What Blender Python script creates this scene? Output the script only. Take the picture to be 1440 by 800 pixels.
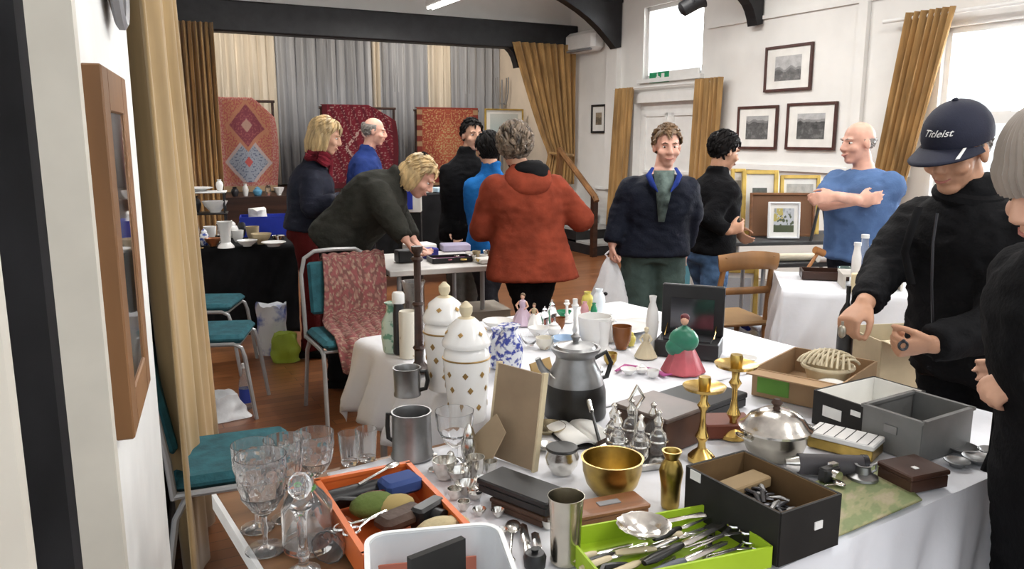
import bpy, bmesh, math, random
from mathutils import Vector, Matrix, noise
for o in list(bpy.data.objects): bpy.data.objects.remove(o)
scn = bpy.context.scene
COL = scn.collection
random.seed(7)
PI = math.pi
def R(d): return math.radians(d)
# ---------------------------------------------------------------- camera
CAMH, PITCH, F = 1.55, R(10.5), 1121.0
cam = bpy.data.cameras.new('camera'); cam.lens = F/1440*36; cam.sensor_width = 36
cam.clip_start = 0.02
co = bpy.data.objects.new('camera', cam); COL.objects.link(co)
co.location = (0, 0, CAMH); co.rotation_euler = (PI/2-PITCH, 0, 0)
scn.camera = co
# ---------------------------------------------------------------- world + exposure
w = bpy.data.worlds.new('world'); scn.world = w; w.use_nodes = True
bg = w.node_tree.nodes['Background']
bg.inputs[0].default_value = (0.93, 0.97, 1.0, 1); bg.inputs[1].default_value = 1.25
vs = scn.view_settings
vs.view_transform = 'Standard'; vs.look = 'None'; vs.gamma = 1; vs.exposure = 0.18
vs.use_curve_mapping = False
YAW = R(28)
E2 = Vector((math.cos(YAW), math.sin(YAW), 0)); E1 = Vector((-math.sin(YAW), math.cos(YAW), 0))
def RM(u, v, z=0): return E2*u + E1*v + Vector((0, 0, z))      # room frame: u along the stage, v towards it
UR, VP = 6.55, 10.5            # right wall, stage front
def area(name, loc, sx, sy, power, rot, color=(1, 1, 1)):
    l = bpy.data.lights.new(name, 'AREA'); l.shape = 'RECTANGLE'; l.size = sx; l.size_y = sy
    l.energy = power; l.color = color
    o = bpy.data.objects.new(name, l); COL.objects.link(o); o.location = loc; o.rotation_euler = rot
    return o
# daylight through the side window and the high window (just outside the glass)
area('window_daylight', RM(UR+0.75, 3.0, 1.9), 2.6, 2.0, 420, (PI/2, 0, YAW+PI/2), (0.93, 0.97, 1))
area('window_daylight', RM(UR+0.5, 8.15, 2.85), 0.8, 0.8, 45, (PI/2, 0, YAW+PI/2), (0.95, 0.98, 1))
# ---------------------------------------------------------------- pixel helpers (1440 x 800 frame)
CP, SP = math.cos(PITCH), math.sin(PITCH)
def ray(px, py):
    x = (px-720)/F; y = (400-py)/F
    return Vector((x, CP + y*SP, -SP + y*CP))
EYE = Vector((0, 0, CAMH))
def P(px, py, z=0.75):
    d = ray(px, py); return EYE + d*((z-CAMH)/d.z)
def W(px, py, Y):
    d = ray(px, py); return EYE + d*(Y/d.y)
def Zp(px, z, Y):                 # world point at depth Y, height z, in pixel column px
    ax = CP*Y - SP*(z-CAMH)
    return Vector(((px-720)/F*ax, Y, z))
def mpp(p):                       # metres per pixel at a point
    return (CP*p.y - SP*(p.z-CAMH))/F
def onplane(px, py, p0, n):
    d = ray(px, py); return EYE + d*((p0-EYE).dot(n)/d.dot(n))
def RW(px, py, off=0.0): return onplane(px, py, RM(UR-off, 0), E2)     # on the right wall
def BW(px, py, v): return onplane(px, py, RM(0, v), E1)               # on a plane parallel to the stage
def uv_room(p): return p.dot(E2), p.dot(E1)
# ---------------------------------------------------------------- materials
MATS = {}
def mat(name, col, rough=0.6, metal=0.0, var=0.06, scale=8.0, bump=0.0, bscale=60.0, trans=0.0, emit=None, spec=None,
        sheen=0.0, stretch=None, alpha=1.0, ior=1.45, coat=0.0, col2=None, thr=None, kind='noise'):
    if name in MATS: return MATS[name]
    m = bpy.data.materials.new(name); m.use_nodes = True; nt = m.node_tree; n = nt.nodes; L = nt.links
    b = n['Principled BSDF']
    b.inputs['Roughness'].default_value = rough; b.inputs['Metallic'].default_value = metal
    b.inputs['Transmission Weight'].default_value = trans; b.inputs['IOR'].default_value = ior
    b.inputs['Alpha'].default_value = alpha; b.inputs['Sheen Weight'].default_value = sheen
    b.inputs['Coat Weight'].default_value = coat
    if spec is not None: b.inputs['Specular IOR Level'].default_value = spec
    tc = n.new('ShaderNodeTexCoord'); mp = n.new('ShaderNodeMapping'); L.new(tc.outputs['Object'], mp.inputs[0])
    if stretch: mp.inputs['Scale'].default_value = stretch
    if kind == 'voronoi':
        t = n.new('ShaderNodeTexVoronoi'); fac = t.outputs['Distance']
    elif kind == 'wave':
        t = n.new('ShaderNodeTexWave'); t.inputs['Distortion'].default_value = 4; t.inputs['Detail'].default_value = 3; fac = t.outputs['Fac']
    else:
        t = n.new('ShaderNodeTexNoise'); t.inputs['Detail'].default_value = 4; fac = t.outputs['Fac']
    t.inputs['Scale'].default_value = scale; L.new(mp.outputs[0], t.inputs['Vector'])
    cr = n.new('ShaderNodeValToRGB'); L.new(fac, cr.inputs[0])
    if col2 is None:
        c1 = [max(0, c*(1-var*2)) for c in col]; c2 = [min(1, c*(1+var*2)) for c in col]
    else: c1, c2 = col, col2
    a, z = (0.3, 0.7) if thr is None else thr
    cr.color_ramp.elements[0].position = a; cr.color_ramp.elements[1].position = z
    cr.color_ramp.elements[0].color = (*c1, 1); cr.color_ramp.elements[1].color = (*c2, 1)
    L.new(cr.outputs[0], b.inputs['Base Color'])
    if bump > 0:
        t2 = n.new('ShaderNodeTexNoise'); t2.inputs['Scale'].default_value = bscale; t2.inputs['Detail'].default_value = 3
        L.new(mp.outputs[0], t2.inputs['Vector'])
        bp = n.new('ShaderNodeBump'); bp.inputs['Strength'].default_value = bump; bp.inputs['Distance'].default_value = 0.01
        L.new(t2.outputs['Fac'], bp.inputs['Height']); L.new(bp.outputs[0], b.inputs['Normal'])
    if emit:
        b.inputs['Emission Color'].default_value = (*emit[:3], 1); b.inputs['Emission Strength'].default_value = emit[3]
    MATS[name] = m; return m
def vmat(name, rough=0.8, metal=0.0, bump=0.0, bscale=150):       # colour comes from the mesh's printed / woven pattern
    if name in MATS: return MATS[name]
    m = bpy.data.materials.new(name); m.use_nodes = True; nt = m.node_tree; n = nt.nodes; L = nt.links
    b = n['Principled BSDF']; b.inputs['Roughness'].default_value = rough; b.inputs['Metallic'].default_value = metal
    a = n.new('ShaderNodeAttribute'); a.attribute_name = 'pattern'
    t = n.new('ShaderNodeTexNoise'); t.inputs['Scale'].default_value = 40
    mx = n.new('ShaderNodeMix'); mx.data_type = 'RGBA'; mx.blend_type = 'MULTIPLY'; mx.inputs[0].default_value = 0.25
    L.new(a.outputs['Color'], mx.inputs[6]); L.new(t.outputs['Fac'], mx.inputs[7]); L.new(mx.outputs[2], b.inputs['Base Color'])
    if bump:
        t2 = n.new('ShaderNodeTexNoise'); t2.inputs['Scale'].default_value = bscale
        bp = n.new('ShaderNodeBump'); bp.inputs['Strength'].default_value = bump; bp.inputs['Distance'].default_value = 0.01
        L.new(t2.outputs['Fac'], bp.inputs['Height']); L.new(bp.outputs[0], b.inputs['Normal'])
    MATS[name] = m; return m
# ---------------------------------------------------------------- mesh builder
class MB:
    def __init__(s): s.v = []; s.f = []; s.c = []
    def add(s, vs, fs, M=None):
        o = len(s.v)
        s.v += [(M @ Vector(v)) if M is not None else Vector(v) for v in vs]
        s.f += [tuple(i+o for i in f) for f in fs]; return s
    def box(s, c, size, rz=0, M=None, bev=0.0, taper=1.0):
        x, y, z = [a/2 for a in size]; b = min(bev, x*.8, y*.8, z*.8)
        T = Matrix.Translation(c) @ Matrix.Rotation(rz, 4, 'Z')
        if M is not None: T = M @ T
        if b <= 0:
            vs = [(-x, -y, -z), (x, -y, -z), (x, y, -z), (-x, y, -z)] + [(a*taper, e*taper, z) for a, e in ((-x, -y), (x, -y), (x, y), (-x, y))]
            return s.add(vs, [(3, 2, 1, 0), (4, 5, 6, 7), (0, 1, 5, 4), (1, 2, 6, 5), (2, 3, 7, 6), (3, 0, 4, 7)], T)
        rings = []
        for zz, ins in ((-z, b), (-z+b, 0), (z-b, 0), (z, b)):
            t = 1+(taper-1)*((zz+z)/(2*z)); X, Y = (x-ins)*t, (y-ins)*t; k = b if ins == 0 else b*.5
            k = min(k, X*.9, Y*.9)
            rings.append([(-X+k, -Y, zz), (X-k, -Y, zz), (X, -Y+k, zz), (X, Y-k, zz), (X-k, Y, zz), (-X+k, Y, zz), (-X, Y-k, zz), (-X, -Y+k, zz)])
        return s.rings(rings, T)
    def rings(s, rings, M=None, cap=True, closed=True):
        n = len(rings[0]); vs = [v for r in rings for v in r]; fs = []
        for i in range(len(rings)-1):
            for j in range(n if closed else n-1):
                k = (j+1) % n; fs.append((i*n+j, i*n+k, (i+1)*n+k, (i+1)*n+j))
        if cap and closed:
            fs.append(tuple(range(n-1, -1, -1))); fs.append(tuple((len(rings)-1)*n+j for j in range(n)))
        return s.add(vs, fs, M)
    def lathe(s, prof, n=20, M=None, wob=None, cap=True):       # prof: (radius, z) bottom to top
        rings = []
        for r, z in prof:
            r = max(r, 1e-4)
            rings.append([((r*(wob(j/n, z) if wob else 1))*math.cos(2*PI*j/n), (r*(wob(j/n, z) if wob else 1))*math.sin(2*PI*j/n), z) for j in range(n)])
        return s.rings(rings, M, cap)
    def cyl(s, p0, p1, r0, r1=None, n=12): return s.tube([p0, p1], [r0, r0 if r1 is None else r1], n)
    def tube(s, pts, rad, n=8, M=None, cap=True, flat=1.0, up=None):
        pts = [Vector(p) for p in pts]
        if not isinstance(rad, (list, tuple)): rad = [rad]*len(pts)
        rings = []; pa = None
        for i, p in enumerate(pts):
            t = (pts[min(i+1, len(pts)-1)] - pts[max(i-1, 0)])
            if t.length < 1e-9: t = Vector((0, 0, 1))
            t.normalize()
            if pa is None:
                r_ = Vector(up) if up is not None else (Vector((0, 0, 1)) if abs(t.z) < .9 else Vector((1, 0, 0)))
                pa = t.cross(r_).normalized()
            else:
                pa = (pa - t*pa.dot(t)); pa.normalize()
            pb = t.cross(pa)
            rings.append([p + (pa*math.cos(2*PI*j/n) + pb*math.sin(2*PI*j/n)*flat)*rad[i] for j in range(n)])
        return s.rings(rings, M, cap)
    def cap(s, p0, p1, r0, r1, n=12):         # round-ended tapered limb
        p0, p1 = Vector(p0), Vector(p1); d = (p1-p0); l = d.length; d = d/l if l > 1e-6 else Vector((0, 0, 1))
        pts = []; rad = []
        for a in (80, 50, 20): pts.append(p0 - d*r0*math.sin(R(a))); rad.append(r0*math.cos(R(a)))
        for k in range(5): pts.append(p0.lerp(p1, k/4)); rad.append(r0+(r1-r0)*k/4)
        for a in (20, 50, 80): pts.append(p1 + d*r1*math.sin(R(a))); rad.append(r1*math.cos(R(a)))
        return s.tube(pts, rad, n)
    def ell(s, c, r, n=14, m=9, M=None, rot=None):
        T = Matrix.Translation(c)
        if rot is not None: T = T @ rot
        if M is not None: T = M @ T
        rx, ry, rz = r
        rings = []
        for i in range(m):
            a = -PI/2 + PI*(i+.15)/(m-.7)
            rings.append([(rx*math.cos(a)*math.cos(2*PI*j/n), ry*math.cos(a)*math.sin(2*PI*j/n), rz*math.sin(a)) for j in range(n)])
        return s.rings(rings, T)
    def sheet(s, nx, ny, fn, M=None, cfn=None):
        o = len(s.v)
        vs = [fn(i/(nx-1), j/(ny-1)) for j in range(ny) for i in range(nx)]
        fs = [(j*nx+i, j*nx+i+1, (j+1)*nx+i+1, (j+1)*nx+i) for j in range(ny-1) for i in range(nx-1)]
        if cfn: s.c += [None]*(o-len(s.c)) + [cfn(i/(nx-1), j/(ny-1)) for j in range(ny) for i in range(nx)]
        return s.add(vs, fs, M)
    def prism(s, poly, z0, z1, M=None):
        return s.rings([[(x, y, z0) for x, y in poly], [(x, y, z1) for x, y in poly]], M)
    def build(s, name, m, parent=None, smooth=True, loc=None, rz=None, thick=0, sub=0, bevel=0, angle=40):
        me = bpy.data.meshes.new(name); me.from_pydata([tuple(v) for v in s.v], [], s.f); me.validate()
        bm = bmesh.new(); bm.from_mesh(me); bmesh.ops.recalc_face_normals(bm, faces=bm.faces); bm.to_mesh(me); bm.free()
        if s.c:
            cc = s.c + [None]*(len(s.v)-len(s.c))
            at = me.color_attributes.new('pattern', 'FLOAT_COLOR', 'POINT')
            for i, c in enumerate(cc): at.data[i].color = (*(c or (.5, .5, .5)), 1)
        o = bpy.data.objects.new(name, me); COL.objects.link(o)
        if isinstance(m, str): m = MATS[m]
        me.materials.append(m)
        if smooth:
            for p in me.polygons: p.use_smooth = True
            try: me.set_sharp_from_angle(angle=R(angle))
            except Exception: pass
        if loc is not None: o.location = loc
        if rz is not None: o.rotation_euler[2] = rz
        if thick:
            md = o.modifiers.new('s', 'SOLIDIFY'); md.thickness = thick; md.offset = 0
        if bevel:
            md = o.modifiers.new('b', 'BEVEL'); md.width = bevel; md.segments = 2
        if sub:
            md = o.modifiers.new('u', 'SUBSURF'); md.levels = sub; md.render_levels = sub
        if parent is not None: o.parent = parent
        return o
def tag(o, label, cat, group=None):
    o['label'] = label; o['category'] = cat
    if group: o['group'] = group
    return o
def thing(name, label, cat, loc=(0, 0, 0), rz=0, group=None):
    o = bpy.data.objects.new(name, None); COL.objects.link(o); o.location = loc; o.rotation_euler[2] = rz
    o.empty_display_size = 0.05
    return tag(o, label, cat, group)
def struct(o): o['kind'] = 'structure'; return o
def dup(root, loc, rz=None, label=None):
    def cp(o, par):
        c = o.copy(); COL.objects.link(c); c.parent = par
        for ch in o.children: cp(ch, c)
        return c
    r = cp(root, None); r.location = loc
    if rz is not None: r.rotation_euler[2] = rz
    if label: r['label'] = label
    return r
def remesh(o, vox, smooth=3, fac=0.5, dec=None):
    md = o.modifiers.new('r', 'REMESH'); md.mode = 'VOXEL'; md.voxel_size = vox; md.adaptivity = 0
    if smooth:
        md = o.modifiers.new('s', 'SMOOTH'); md.factor = fac; md.iterations = smooth
    if dec:
        md = o.modifiers.new('d', 'DECIMATE'); md.ratio = dec
    dg = bpy.context.evaluated_depsgraph_get(); me = bpy.data.meshes.new_from_object(o.evaluated_get(dg))
    o.modifiers.clear(); old = o.data; ms = list(old.materials); o.data = me
    if not me.materials:
        for q in ms: me.materials.append(q)
    bpy.data.meshes.remove(old)
    for p in me.polygons: p.use_smooth = True
    return o
# ================================================================ STRUCTURE
mat('wall_paint', (0.80, 0.79, 0.76), 0.85, var=0.02, scale=3, bump=0.04, bscale=40)
mat('stage_wall_paint', (0.72, 0.62, 0.52), 0.85, var=0.03, scale=3)
mat('ceiling_paint', (0.84, 0.83, 0.80), 0.9, var=0.02, scale=2)
mat('black_timber', (0.012, 0.012, 0.014), 0.5, var=0.2, scale=10, bump=0.1)
mat('white_gloss', (0.82, 0.82, 0.80), 0.4, var=0.02)
mat('cream_gloss', (0.60, 0.57, 0.50), 0.5, var=0.03)
mat('gold_curtain', (0.36, 0.21, 0.075), 0.8, var=0.16, scale=5, stretch=(3, 3, .4), sheen=0.2)
mat('beige_curtain', (0.34, 0.23, 0.105), 0.8, var=0.12, scale=4, stretch=(3, 3, .3), sheen=0.2)
mat('grey_curtain', (0.32, 0.33, 0.36), 0.7, var=0.12, scale=3, stretch=(4, 4, .2), sheen=0.3)
mat('lit_grey_curtain', (0.58, 0.52, 0.44), 0.7, var=0.08, scale=3, stretch=(4, 4, .2))  # cream tone is warm stage light painted into the grey curtain
mat('black_cloth', (0.008, 0.008, 0.009), 0.95, var=0.2, spec=0.2)
mat('glass', (1, 1, 1), 0.03, var=0, trans=1.0, ior=1.45)
mat('oak', (0.20, 0.095, 0.035), 0.5, var=0.18, scale=6, stretch=(1, 1, .15))
mat('brown_wood', (0.16, 0.065, 0.022), 0.45, var=0.2, scale=9, stretch=(.2, 3, 3))
mat('dark_wood', (0.035, 0.014, 0.008), 0.35, var=0.25, scale=9, stretch=(.2, 3, 3))
mat('sky_backing', (0.8, 0.85, 0.9), 0.9)
# parquet floor: node built plank pattern
def floor_mat():
    m = bpy.data.materials.new('parquet'); m.use_nodes = True; n = m.node_tree.nodes; L = m.node_tree.links; b = n['Principled BSDF']
    tc = n.new('ShaderNodeTexCoord'); br = n.new('ShaderNodeTexBrick'); L.new(tc.outputs['Object'], br.inputs['Vector'])
    br.inputs['Scale'].default_value = 1; br.inputs['Brick Width'].default_value = 1.1; br.inputs['Row Height'].default_value = 0.075
    br.inputs['Mortar Size'].default_value = 0.002; br.inputs['Color1'].default_value = (0.13, 0.045, 0.015, 1)
    br.inputs['Color2'].default_value = (0.22, 0.085, 0.03, 1); br.inputs['Mortar'].default_value = (0.03, 0.012, 0.006, 1)
    nz = n.new('ShaderNodeTexNoise'); nz.inputs['Scale'].default_value = 5
    mx = n.new('ShaderNodeMix'); mx.data_type = 'RGBA'; mx.blend_type = 'OVERLAY'; mx.inputs[0].default_value = .6
    L.new(br.outputs['Color'], mx.inputs[6]); L.new(nz.outputs['Fac'], mx.inputs[7]); L.new(mx.outputs[2], b.inputs['Base Color'])
    b.inputs['Roughness'].default_value = 0.32
    MATS['parquet'] = m
floor_mat()
WT = 3.45       # wall top
def rbox(u0, u1, v0, v1, z0, z1, mb=None):
    mb = mb or MB(); return mb.box(((u0+u1)/2, (v0+v1)/2, (z0+z1)/2), (u1-u0, v1-v0, z1-z0))
def rbuild(mb, name, m, parent=None, **k): return mb.build(name, m, parent, rz=YAW if parent is None else None, **k)
struct(rbuild(rbox(-3.5, UR+.3, -2.5, 13.5, -.1, 0), 'floor', 'parquet', smooth=False))
# right wall with the two window openings and the door opening
u_, v_ = uv_room(RW(905, 60)); u2_, v2_ = uv_room(RW(988, 60))
HW = (v2_, v_, RW(945, 108).z, RW(945, 2).z)            # high window v0,v1,z0,z1
BWN = (1.2, uv_room(RW(1326, 60))[1], 0.95, RW(1400, 30).z)     # big window
DR = (uv_room(RW(985, 200))[1], uv_room(RW(889, 200))[1], 0, RW(930, 132).z)
mb = MB(); v0, v1 = -2.5, 13.2
cuts = sorted([v0, BWN[0], BWN[1], HW[0], HW[1], DR[0], DR[1], v1])
for a, b_ in zip(cuts, cuts[1:]):
    if b_-a < 1e-4: continue
    c = (a+b_)/2; holes = sorted([(h[2], h[3]) for h in (BWN, HW, DR) if h[0] < c < h[1]])
    z = 0
    for h0, h1 in holes:
        if h0 > z+.001: rbox(UR, UR+.25, a, b_, z, h0, mb)
        z = h1
    rbox(UR, UR+.25, a, b_, z, WT, mb)
struct(rbuild(mb, 'wall_right', 'wall_paint', smooth=False))
# eaves moulding, dado rail, dado panelling below, pilasters
struct(rbuild(rbox(UR-.03, UR, BWN[1]+.25, HW[0]-.1, 2.78, 2.82), 'trim_1', 'wall_paint'))
zd = RW(1100, 236).z
struct(rbuild(rbox(UR-.035, UR, BWN[1]+.2, DR[0]-.15, zd-.03, zd+.03), 'trim_2', 'white_gloss'))
zd2 = RW(845, 264).z
struct(rbuild(rbox(UR-.03, UR, DR[1]+.2, 9.7, zd2-.02, zd2+.02), 'trim_3', 'white_gloss'))
va = uv_room(RW(1212, 100))[1]
struct(rbuild(rbox(UR-.05, UR, va-.05, va+.05, 0, 2.78), 'trim_4', 'wall_paint'))
va = uv_room(RW(866, 100))[1]
struct(rbuild(rbox(UR-.08, UR, va-.12, va+.12, zd2, 2.85), 'trim_5', 'wall_paint'))
struct(rbuild(rbox(UR-.025, UR, DR[1]+.1, 10.2, 0, .16), 'baseboard_right', 'white_gloss'))
# back wall behind the stage, stage floor, stage side
struct(rbuild(rbox(-.6, UR+.25, 13.2, 13.4, 0, 4.8), 'wall_back', 'wall_paint'))
struct(rbuild(rbox(UR-.06, UR-.005, VP+.15, 13.1, .8, WT), 'wall_stage_side', 'stage_wall_paint'))
STG = 0.8
mb = rbox(.1, UR-.06, VP, 13.15, 0, STG)
struct(rbuild(mb, 'stage_platform', 'dark_wood'))
struct(rbuild(rbox(-.6, -.4, 2.6, 13.2, 0, WT), 'wall_left', 'wall_paint'))
struct(rbuild(rbox(-.4, .55, VP-.05, VP+.1, 0, WT), 'wall_proscenium', 'wall_paint'))
# ceiling: two slopes and a flat centre
mb = MB()
UL = -.6; um0, um1, zt = 1.9, 4.2, 4.7
mb.rings([[(UR+.3, -2.5, WT), (um1, -2.5, zt), (um0, -2.5, zt), (UL-.4, -2.5, WT), (UL-.4, -2.5, WT+.1), (um0, -2.5, zt+.1), (um1, -2.5, zt+.1), (UR+.3, -2.5, WT+.1)],
          [(UR+.3, 13.4, WT), (um1, 13.4, zt), (um0, 13.4, zt), (UL-.4, 13.4, WT), (UL-.4, 13.4, WT+.1), (um0, 13.4, zt+.1), (um1, 13.4, zt+.1), (UR+.3, 13.4, WT+.1)]])
struct(rbuild(mb, 'ceiling', 'ceiling_paint', smooth=False))
# header beam of the stage opening
zb0, zb1 = BW(640, 66, VP-.15).z, BW(640, 27, VP-.15).z
struct(rbuild(rbox(-.4, UR, VP-.25, VP-.02, zb0+.02, zb1+.02), 'beam_header', 'black_timber', bevel=.02))
struct(rbuild(rbox(-.4, UR, VP-.05, VP+.1, zb1, 4.75), 'wall_above_stage', 'wall_paint'))
# brace under the header near the right curtain
def brace(name, a, b_, c, v, t=.14):
    """triangular knee brace: a, b_ on the beam, c at the foot (room u,z)"""
    mb = MB(); pts = [a, b_, c]
    n = 6
    # gently curved outer side from a to c
    poly = [b_]
    for k in range(n+1):
        s = k/n; x = a[0]+(c[0]-a[0])*s; z = a[1]+(c[1]-a[1])*s
        bow = math.sin(PI*s)*.05; poly.append((x+bow, z+bow))
    c2 = (c[0]+.08, c[1]+.02); poly.append(c2)
    r0 = [(x, v-t/2, z) for x, z in poly]; r1 = [(x, v+t/2, z) for x, z in poly]
    mb.rings([r0, r1]); return struct(rbuild(mb, name, 'black_timber', smooth=False))
def uz(p): return (p.dot(E2), p.z)
brace('beam_brace', uz(BW(700, 62, VP-.1)), uz(BW(727, 58, VP-.1)), uz(BW(724, 96, VP-.1)), VP-.12)
for k, (pxa, pya, pxb, pyb, pxc, pyc) in enumerate(((778, -6, 845, -6, 866, 69), (1030, -12, 1050, -12, 1061, 37))):
    v = uv_room(RW(pxc+2, pyc))[1]-.05
    A, B_, C_ = BW(pxa, pya, v), BW(pxb, pyb, v), BW(pxc, pyc, v)
    brace('beam_brace', uz(A), (UR-.02, A.z), (UR-.1, C_.z), v)
    struct(rbuild(rbox(-.4, UR, v-.08, v+.08, A.z-.02, A.z+.22), 'beam_tie', 'black_timber', bevel=.015))
# big window: frame, glazing bars, panes
def window(name, h, nv, nz, m='white_gloss', w_=.05):
    v0, v1, z0, z1 = h
    root = bpy.data.objects.new(name, None); COL.objects.link(root); root.rotation_euler[2] = YAW; struct(root)
    mb = MB(); t = .07
    for a in ((v0, v1, z0, z0+w_), (v0, v1, z1-w_, z1), (v0, v0+w_, z0, z1), (v1-w_, v1, z0, z1)):
        rbox(UR+.05, UR+.05+t, a[0], a[1], a[2], a[3], mb)
    mb.build('window_frame', m, root, smooth=False)
    for i in range(1, nv):
        c = v0+(v1-v0)*i/nv; rbox(UR+.06, UR+.1, c-.025, c+.025, z0+w_, z1-w_).build('glazing_bar', m, root)
    for i in range(1, nz):
        c = z0+(z1-z0)*i/nz; rbox(UR+.055, UR+.105, v0+w_, v1-w_, c-.05, c+.05).build('transom', m, root)
    for i in range(nv):
        for j in range(nz):
            a, b_ = v0+(v1-v0)*i/nv, v0+(v1-v0)*(i+1)/nv; c, d = z0+(z1-z0)*j/nz, z0+(z1-z0)*(j+1)/nz
            rbox(UR+.078, UR+.084, a+.02, b_-.02, c+.02, d-.02).build('pane', 'glass', root)
    rbox(UR-.06, UR+.06, v0-.05, v1+.05, z0-.05, z0).build('window_sill', m, root)
window('window_1', BWN, 3, 2)
window('window_2', HW, 1, 1)
# flat roof edge of the neighbouring building seen through the big window
nb = rbuild(rbox(UR+5.5, UR+9, -3, 5.8, 0, 3.55), 'neighbour_building', mat('render_wall', (.75, .78, .85), .9), smooth=False)
tag(nb, 'pale neighbouring building seen through the side window', 'building')
rbox(UR+5.2, UR+9.2, -3.2, 6.0, 3.55, 3.75).build('roof', mat('slate', (.30, .34, .42), .7), nb)
# door in the right wall
root = bpy.data.objects.new('door_1', None); COL.objects.link(root); root.rotation_euler[2] = YAW; struct(root)
rbox(UR+.08, UR+.12, DR[0]+.06, DR[1]-.06, .01, DR[3]-.1).build('door_leaf', 'white_gloss', root)
mb = MB(); rbox(UR-.03, UR+.12, DR[0]-.05, DR[0]+.06, 0, DR[3], mb); rbox(UR-.03, UR+.12, DR[1]-.06, DR[1]+.05, 0, DR[3], mb); rbox(UR-.03, UR+.12, DR[0]-.05, DR[1]+.05, DR[3]-.1, DR[3]+.02, mb)
mb.build('door_frame', 'white_gloss', root)
dm = (DR[0]+DR[1])/2
for a, b_ in ((DR[0]+.16, dm-.05), (dm+.05, DR[1]-.16)):
    for c, d in ((.25, .95), (1.08, 1.85)):
        mb = MB()
        for q in ((a, b_, c, c+.04), (a, b_, d-.04, d), (a, a+.04, c, d), (b_-.04, b_, c, d)): rbox(UR+.06, UR+.085, *q, mb)
        mb.build('door_panel', 'white_gloss', root)
MB().cyl((UR+.08, DR[0]+.13, 1.02), (UR+.02, DR[0]+.13, 1.02), .025).build('door_knob', mat('brass', (.62, .42, .13), .25, 1.0, var=.12), root)
# near-left partition wall: end face, picture side
WA, WB = Vector((Zp(139,1.26,1.3).x, 1.30, 0)), Vector((Zp(203,1.26,2.16).x, 2.16, 0)); wd = (WB-WA).normalized(); wn = Vector((-wd.y, wd.x, 0))   # wn points away to the left
mb = MB()
q = [WA, WB, WB+wn*.075, WA+wn*.075]
mb.prism([(p.x, p.y) for p in q], 0, 3.4)
struct(mb.build('wall_partition', mat('partition_paint', (.82, .82, .80), .7, var=.02), smooth=False))
mb = MB(); q = [WA-wd*.012+wn*.003-wn*.008, WA-wn*.008+wd*.004, WA+wn*.085+wd*.004, WA+wn*.085-wd*.012]
mb.prism([(p.x, p.y) for p in q], 0, 3.4); struct(mb.build('trim_6', 'cream_gloss', smooth=False))
# door leaf close to the camera on the far left, with a black edge seal
def vpl(pxm, Y): return Zp(pxm, CAMH-.29, Y)      # pixel column at mid image
mb = MB(); a = Zp(30, 1.26, .75); 
mb.prism([(a.x-.3, a.y-.5), (a.x, a.y-.012), (a.x, a.y+.035), (a.x-.3, a.y+.02)], 0, 2.2)
root = mb.build('door_2', 'cream_gloss', smooth=False); struct(root)
mb = MB(); b_ = Zp(82, 1.26, .80)
mb.prism([(a.x, a.y), (b_.x, b_.y), (b_.x-.02, b_.y+.05), (a.x, a.y+.05)], 0, 2.2); mb.build('door_seal', 'black_cloth', root, smooth=False)
# added black sheet for the shadow gap between the partition and the curtain
mb = MB()
d0, d1 = Zp(212, 1.26, 2.3), Zp(262, 1.26, 3.9)
mb.sheet(24, 3, lambda s, t: (d0.x+(d1.x-d0.x)*s-.10, d0.y+(d1.y-d0.y)*s+.01*math.sin(20*s), .02+3.0*t))
tag(mb.build('shadow_gap_sheet', 'black_cloth', thick=.01), 'narrow black sheet standing in for the shadow gap beside the white partition', 'shade sheet')
# ---------------------------------------------------------------- curtains
def curtain(name, label, m, p_of, nx, nz, folds, amp, nrm, part='curtain_cloth', taper=None, group=None):
    """p_of(s,t) -> point on the hanging surface; folds pushed along nrm"""
    mb = MB()
    def fn(s, t):
        p = p_of(s, t); a = amp*(.55+.45*t if taper is None else taper(t))
        k = math.sin(2*PI*folds*s + .6*math.sin(5*s+2*t)) + .35*math.sin(4.7*PI*folds*s+1.3+t)
        return p + nrm*a*k
    mb.sheet(nx, nz, fn)
    o = mb.build(name, m, thick=.006); tag(o, label, 'curtain', group); return o
# foreground curtain beside the partition
def p_of(s, t):      # slightly gathered towards the rail
    z = .03+3.0*t
    n0, n1 = Zp(243, .69, 2.3), Zp(180, 1.92, 2.3); f0, f1 = Zp(300, .03, 3.7), Zp(224, 2.2, 3.5)
    a = n0.lerp(n1, (z-n0.z)/(n1.z-n0.z)); b_ = f0.lerp(f1, (z-f0.z)/(f1.z-f0.z)); p = a.lerp(b_, s); p.z = z
    return p
curtain('hall_curtain', 'long beige curtain hanging beside the white partition with the framed picture', 'beige_curtain', p_of, 150, 14, 4.5, .05, Vector((.95, .3, 0)))
# proscenium left curtain, right tied back curtain
def p_of(s, t):
    u0, u1 = uv_room(BW(222, 200, VP-.3))[0], uv_room(BW(311, 200, VP-.3))[0]; ut1 = uv_room(BW(298, 10, VP-.3))[0]
    return RM(u0+s*((u1+(ut1-u1)*max(0, t-.45)/.55)-u0), VP-.3, STG*.2+t*(zb0+.1-STG*.2))
curtain('stage_curtain', 'gold stage curtain in deep vertical folds next to the hanging pink rug', 'gold_curtain', p_of, 140, 8, 11, .055, E1)
def p_of(s, t):
    ztie = BW(775, 215, VP-.3).z; zT = zb0+.1
    uR = UR-.08; uL = uv_room(BW(722, 60, VP-.3))[0]; uT = uv_room(BW(772, 215, VP-.3))[0]
    z = STG+.05+t*(zT-STG-.05)
    if z > ztie: q = (z-ztie)/(zT-ztie); l = uT+(uL-uT)*q**.85
    else: q = (ztie-z)/(ztie-STG); l = uT-.12*q
    return RM(l+s*(uR-l), VP-.3, z)
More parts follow.
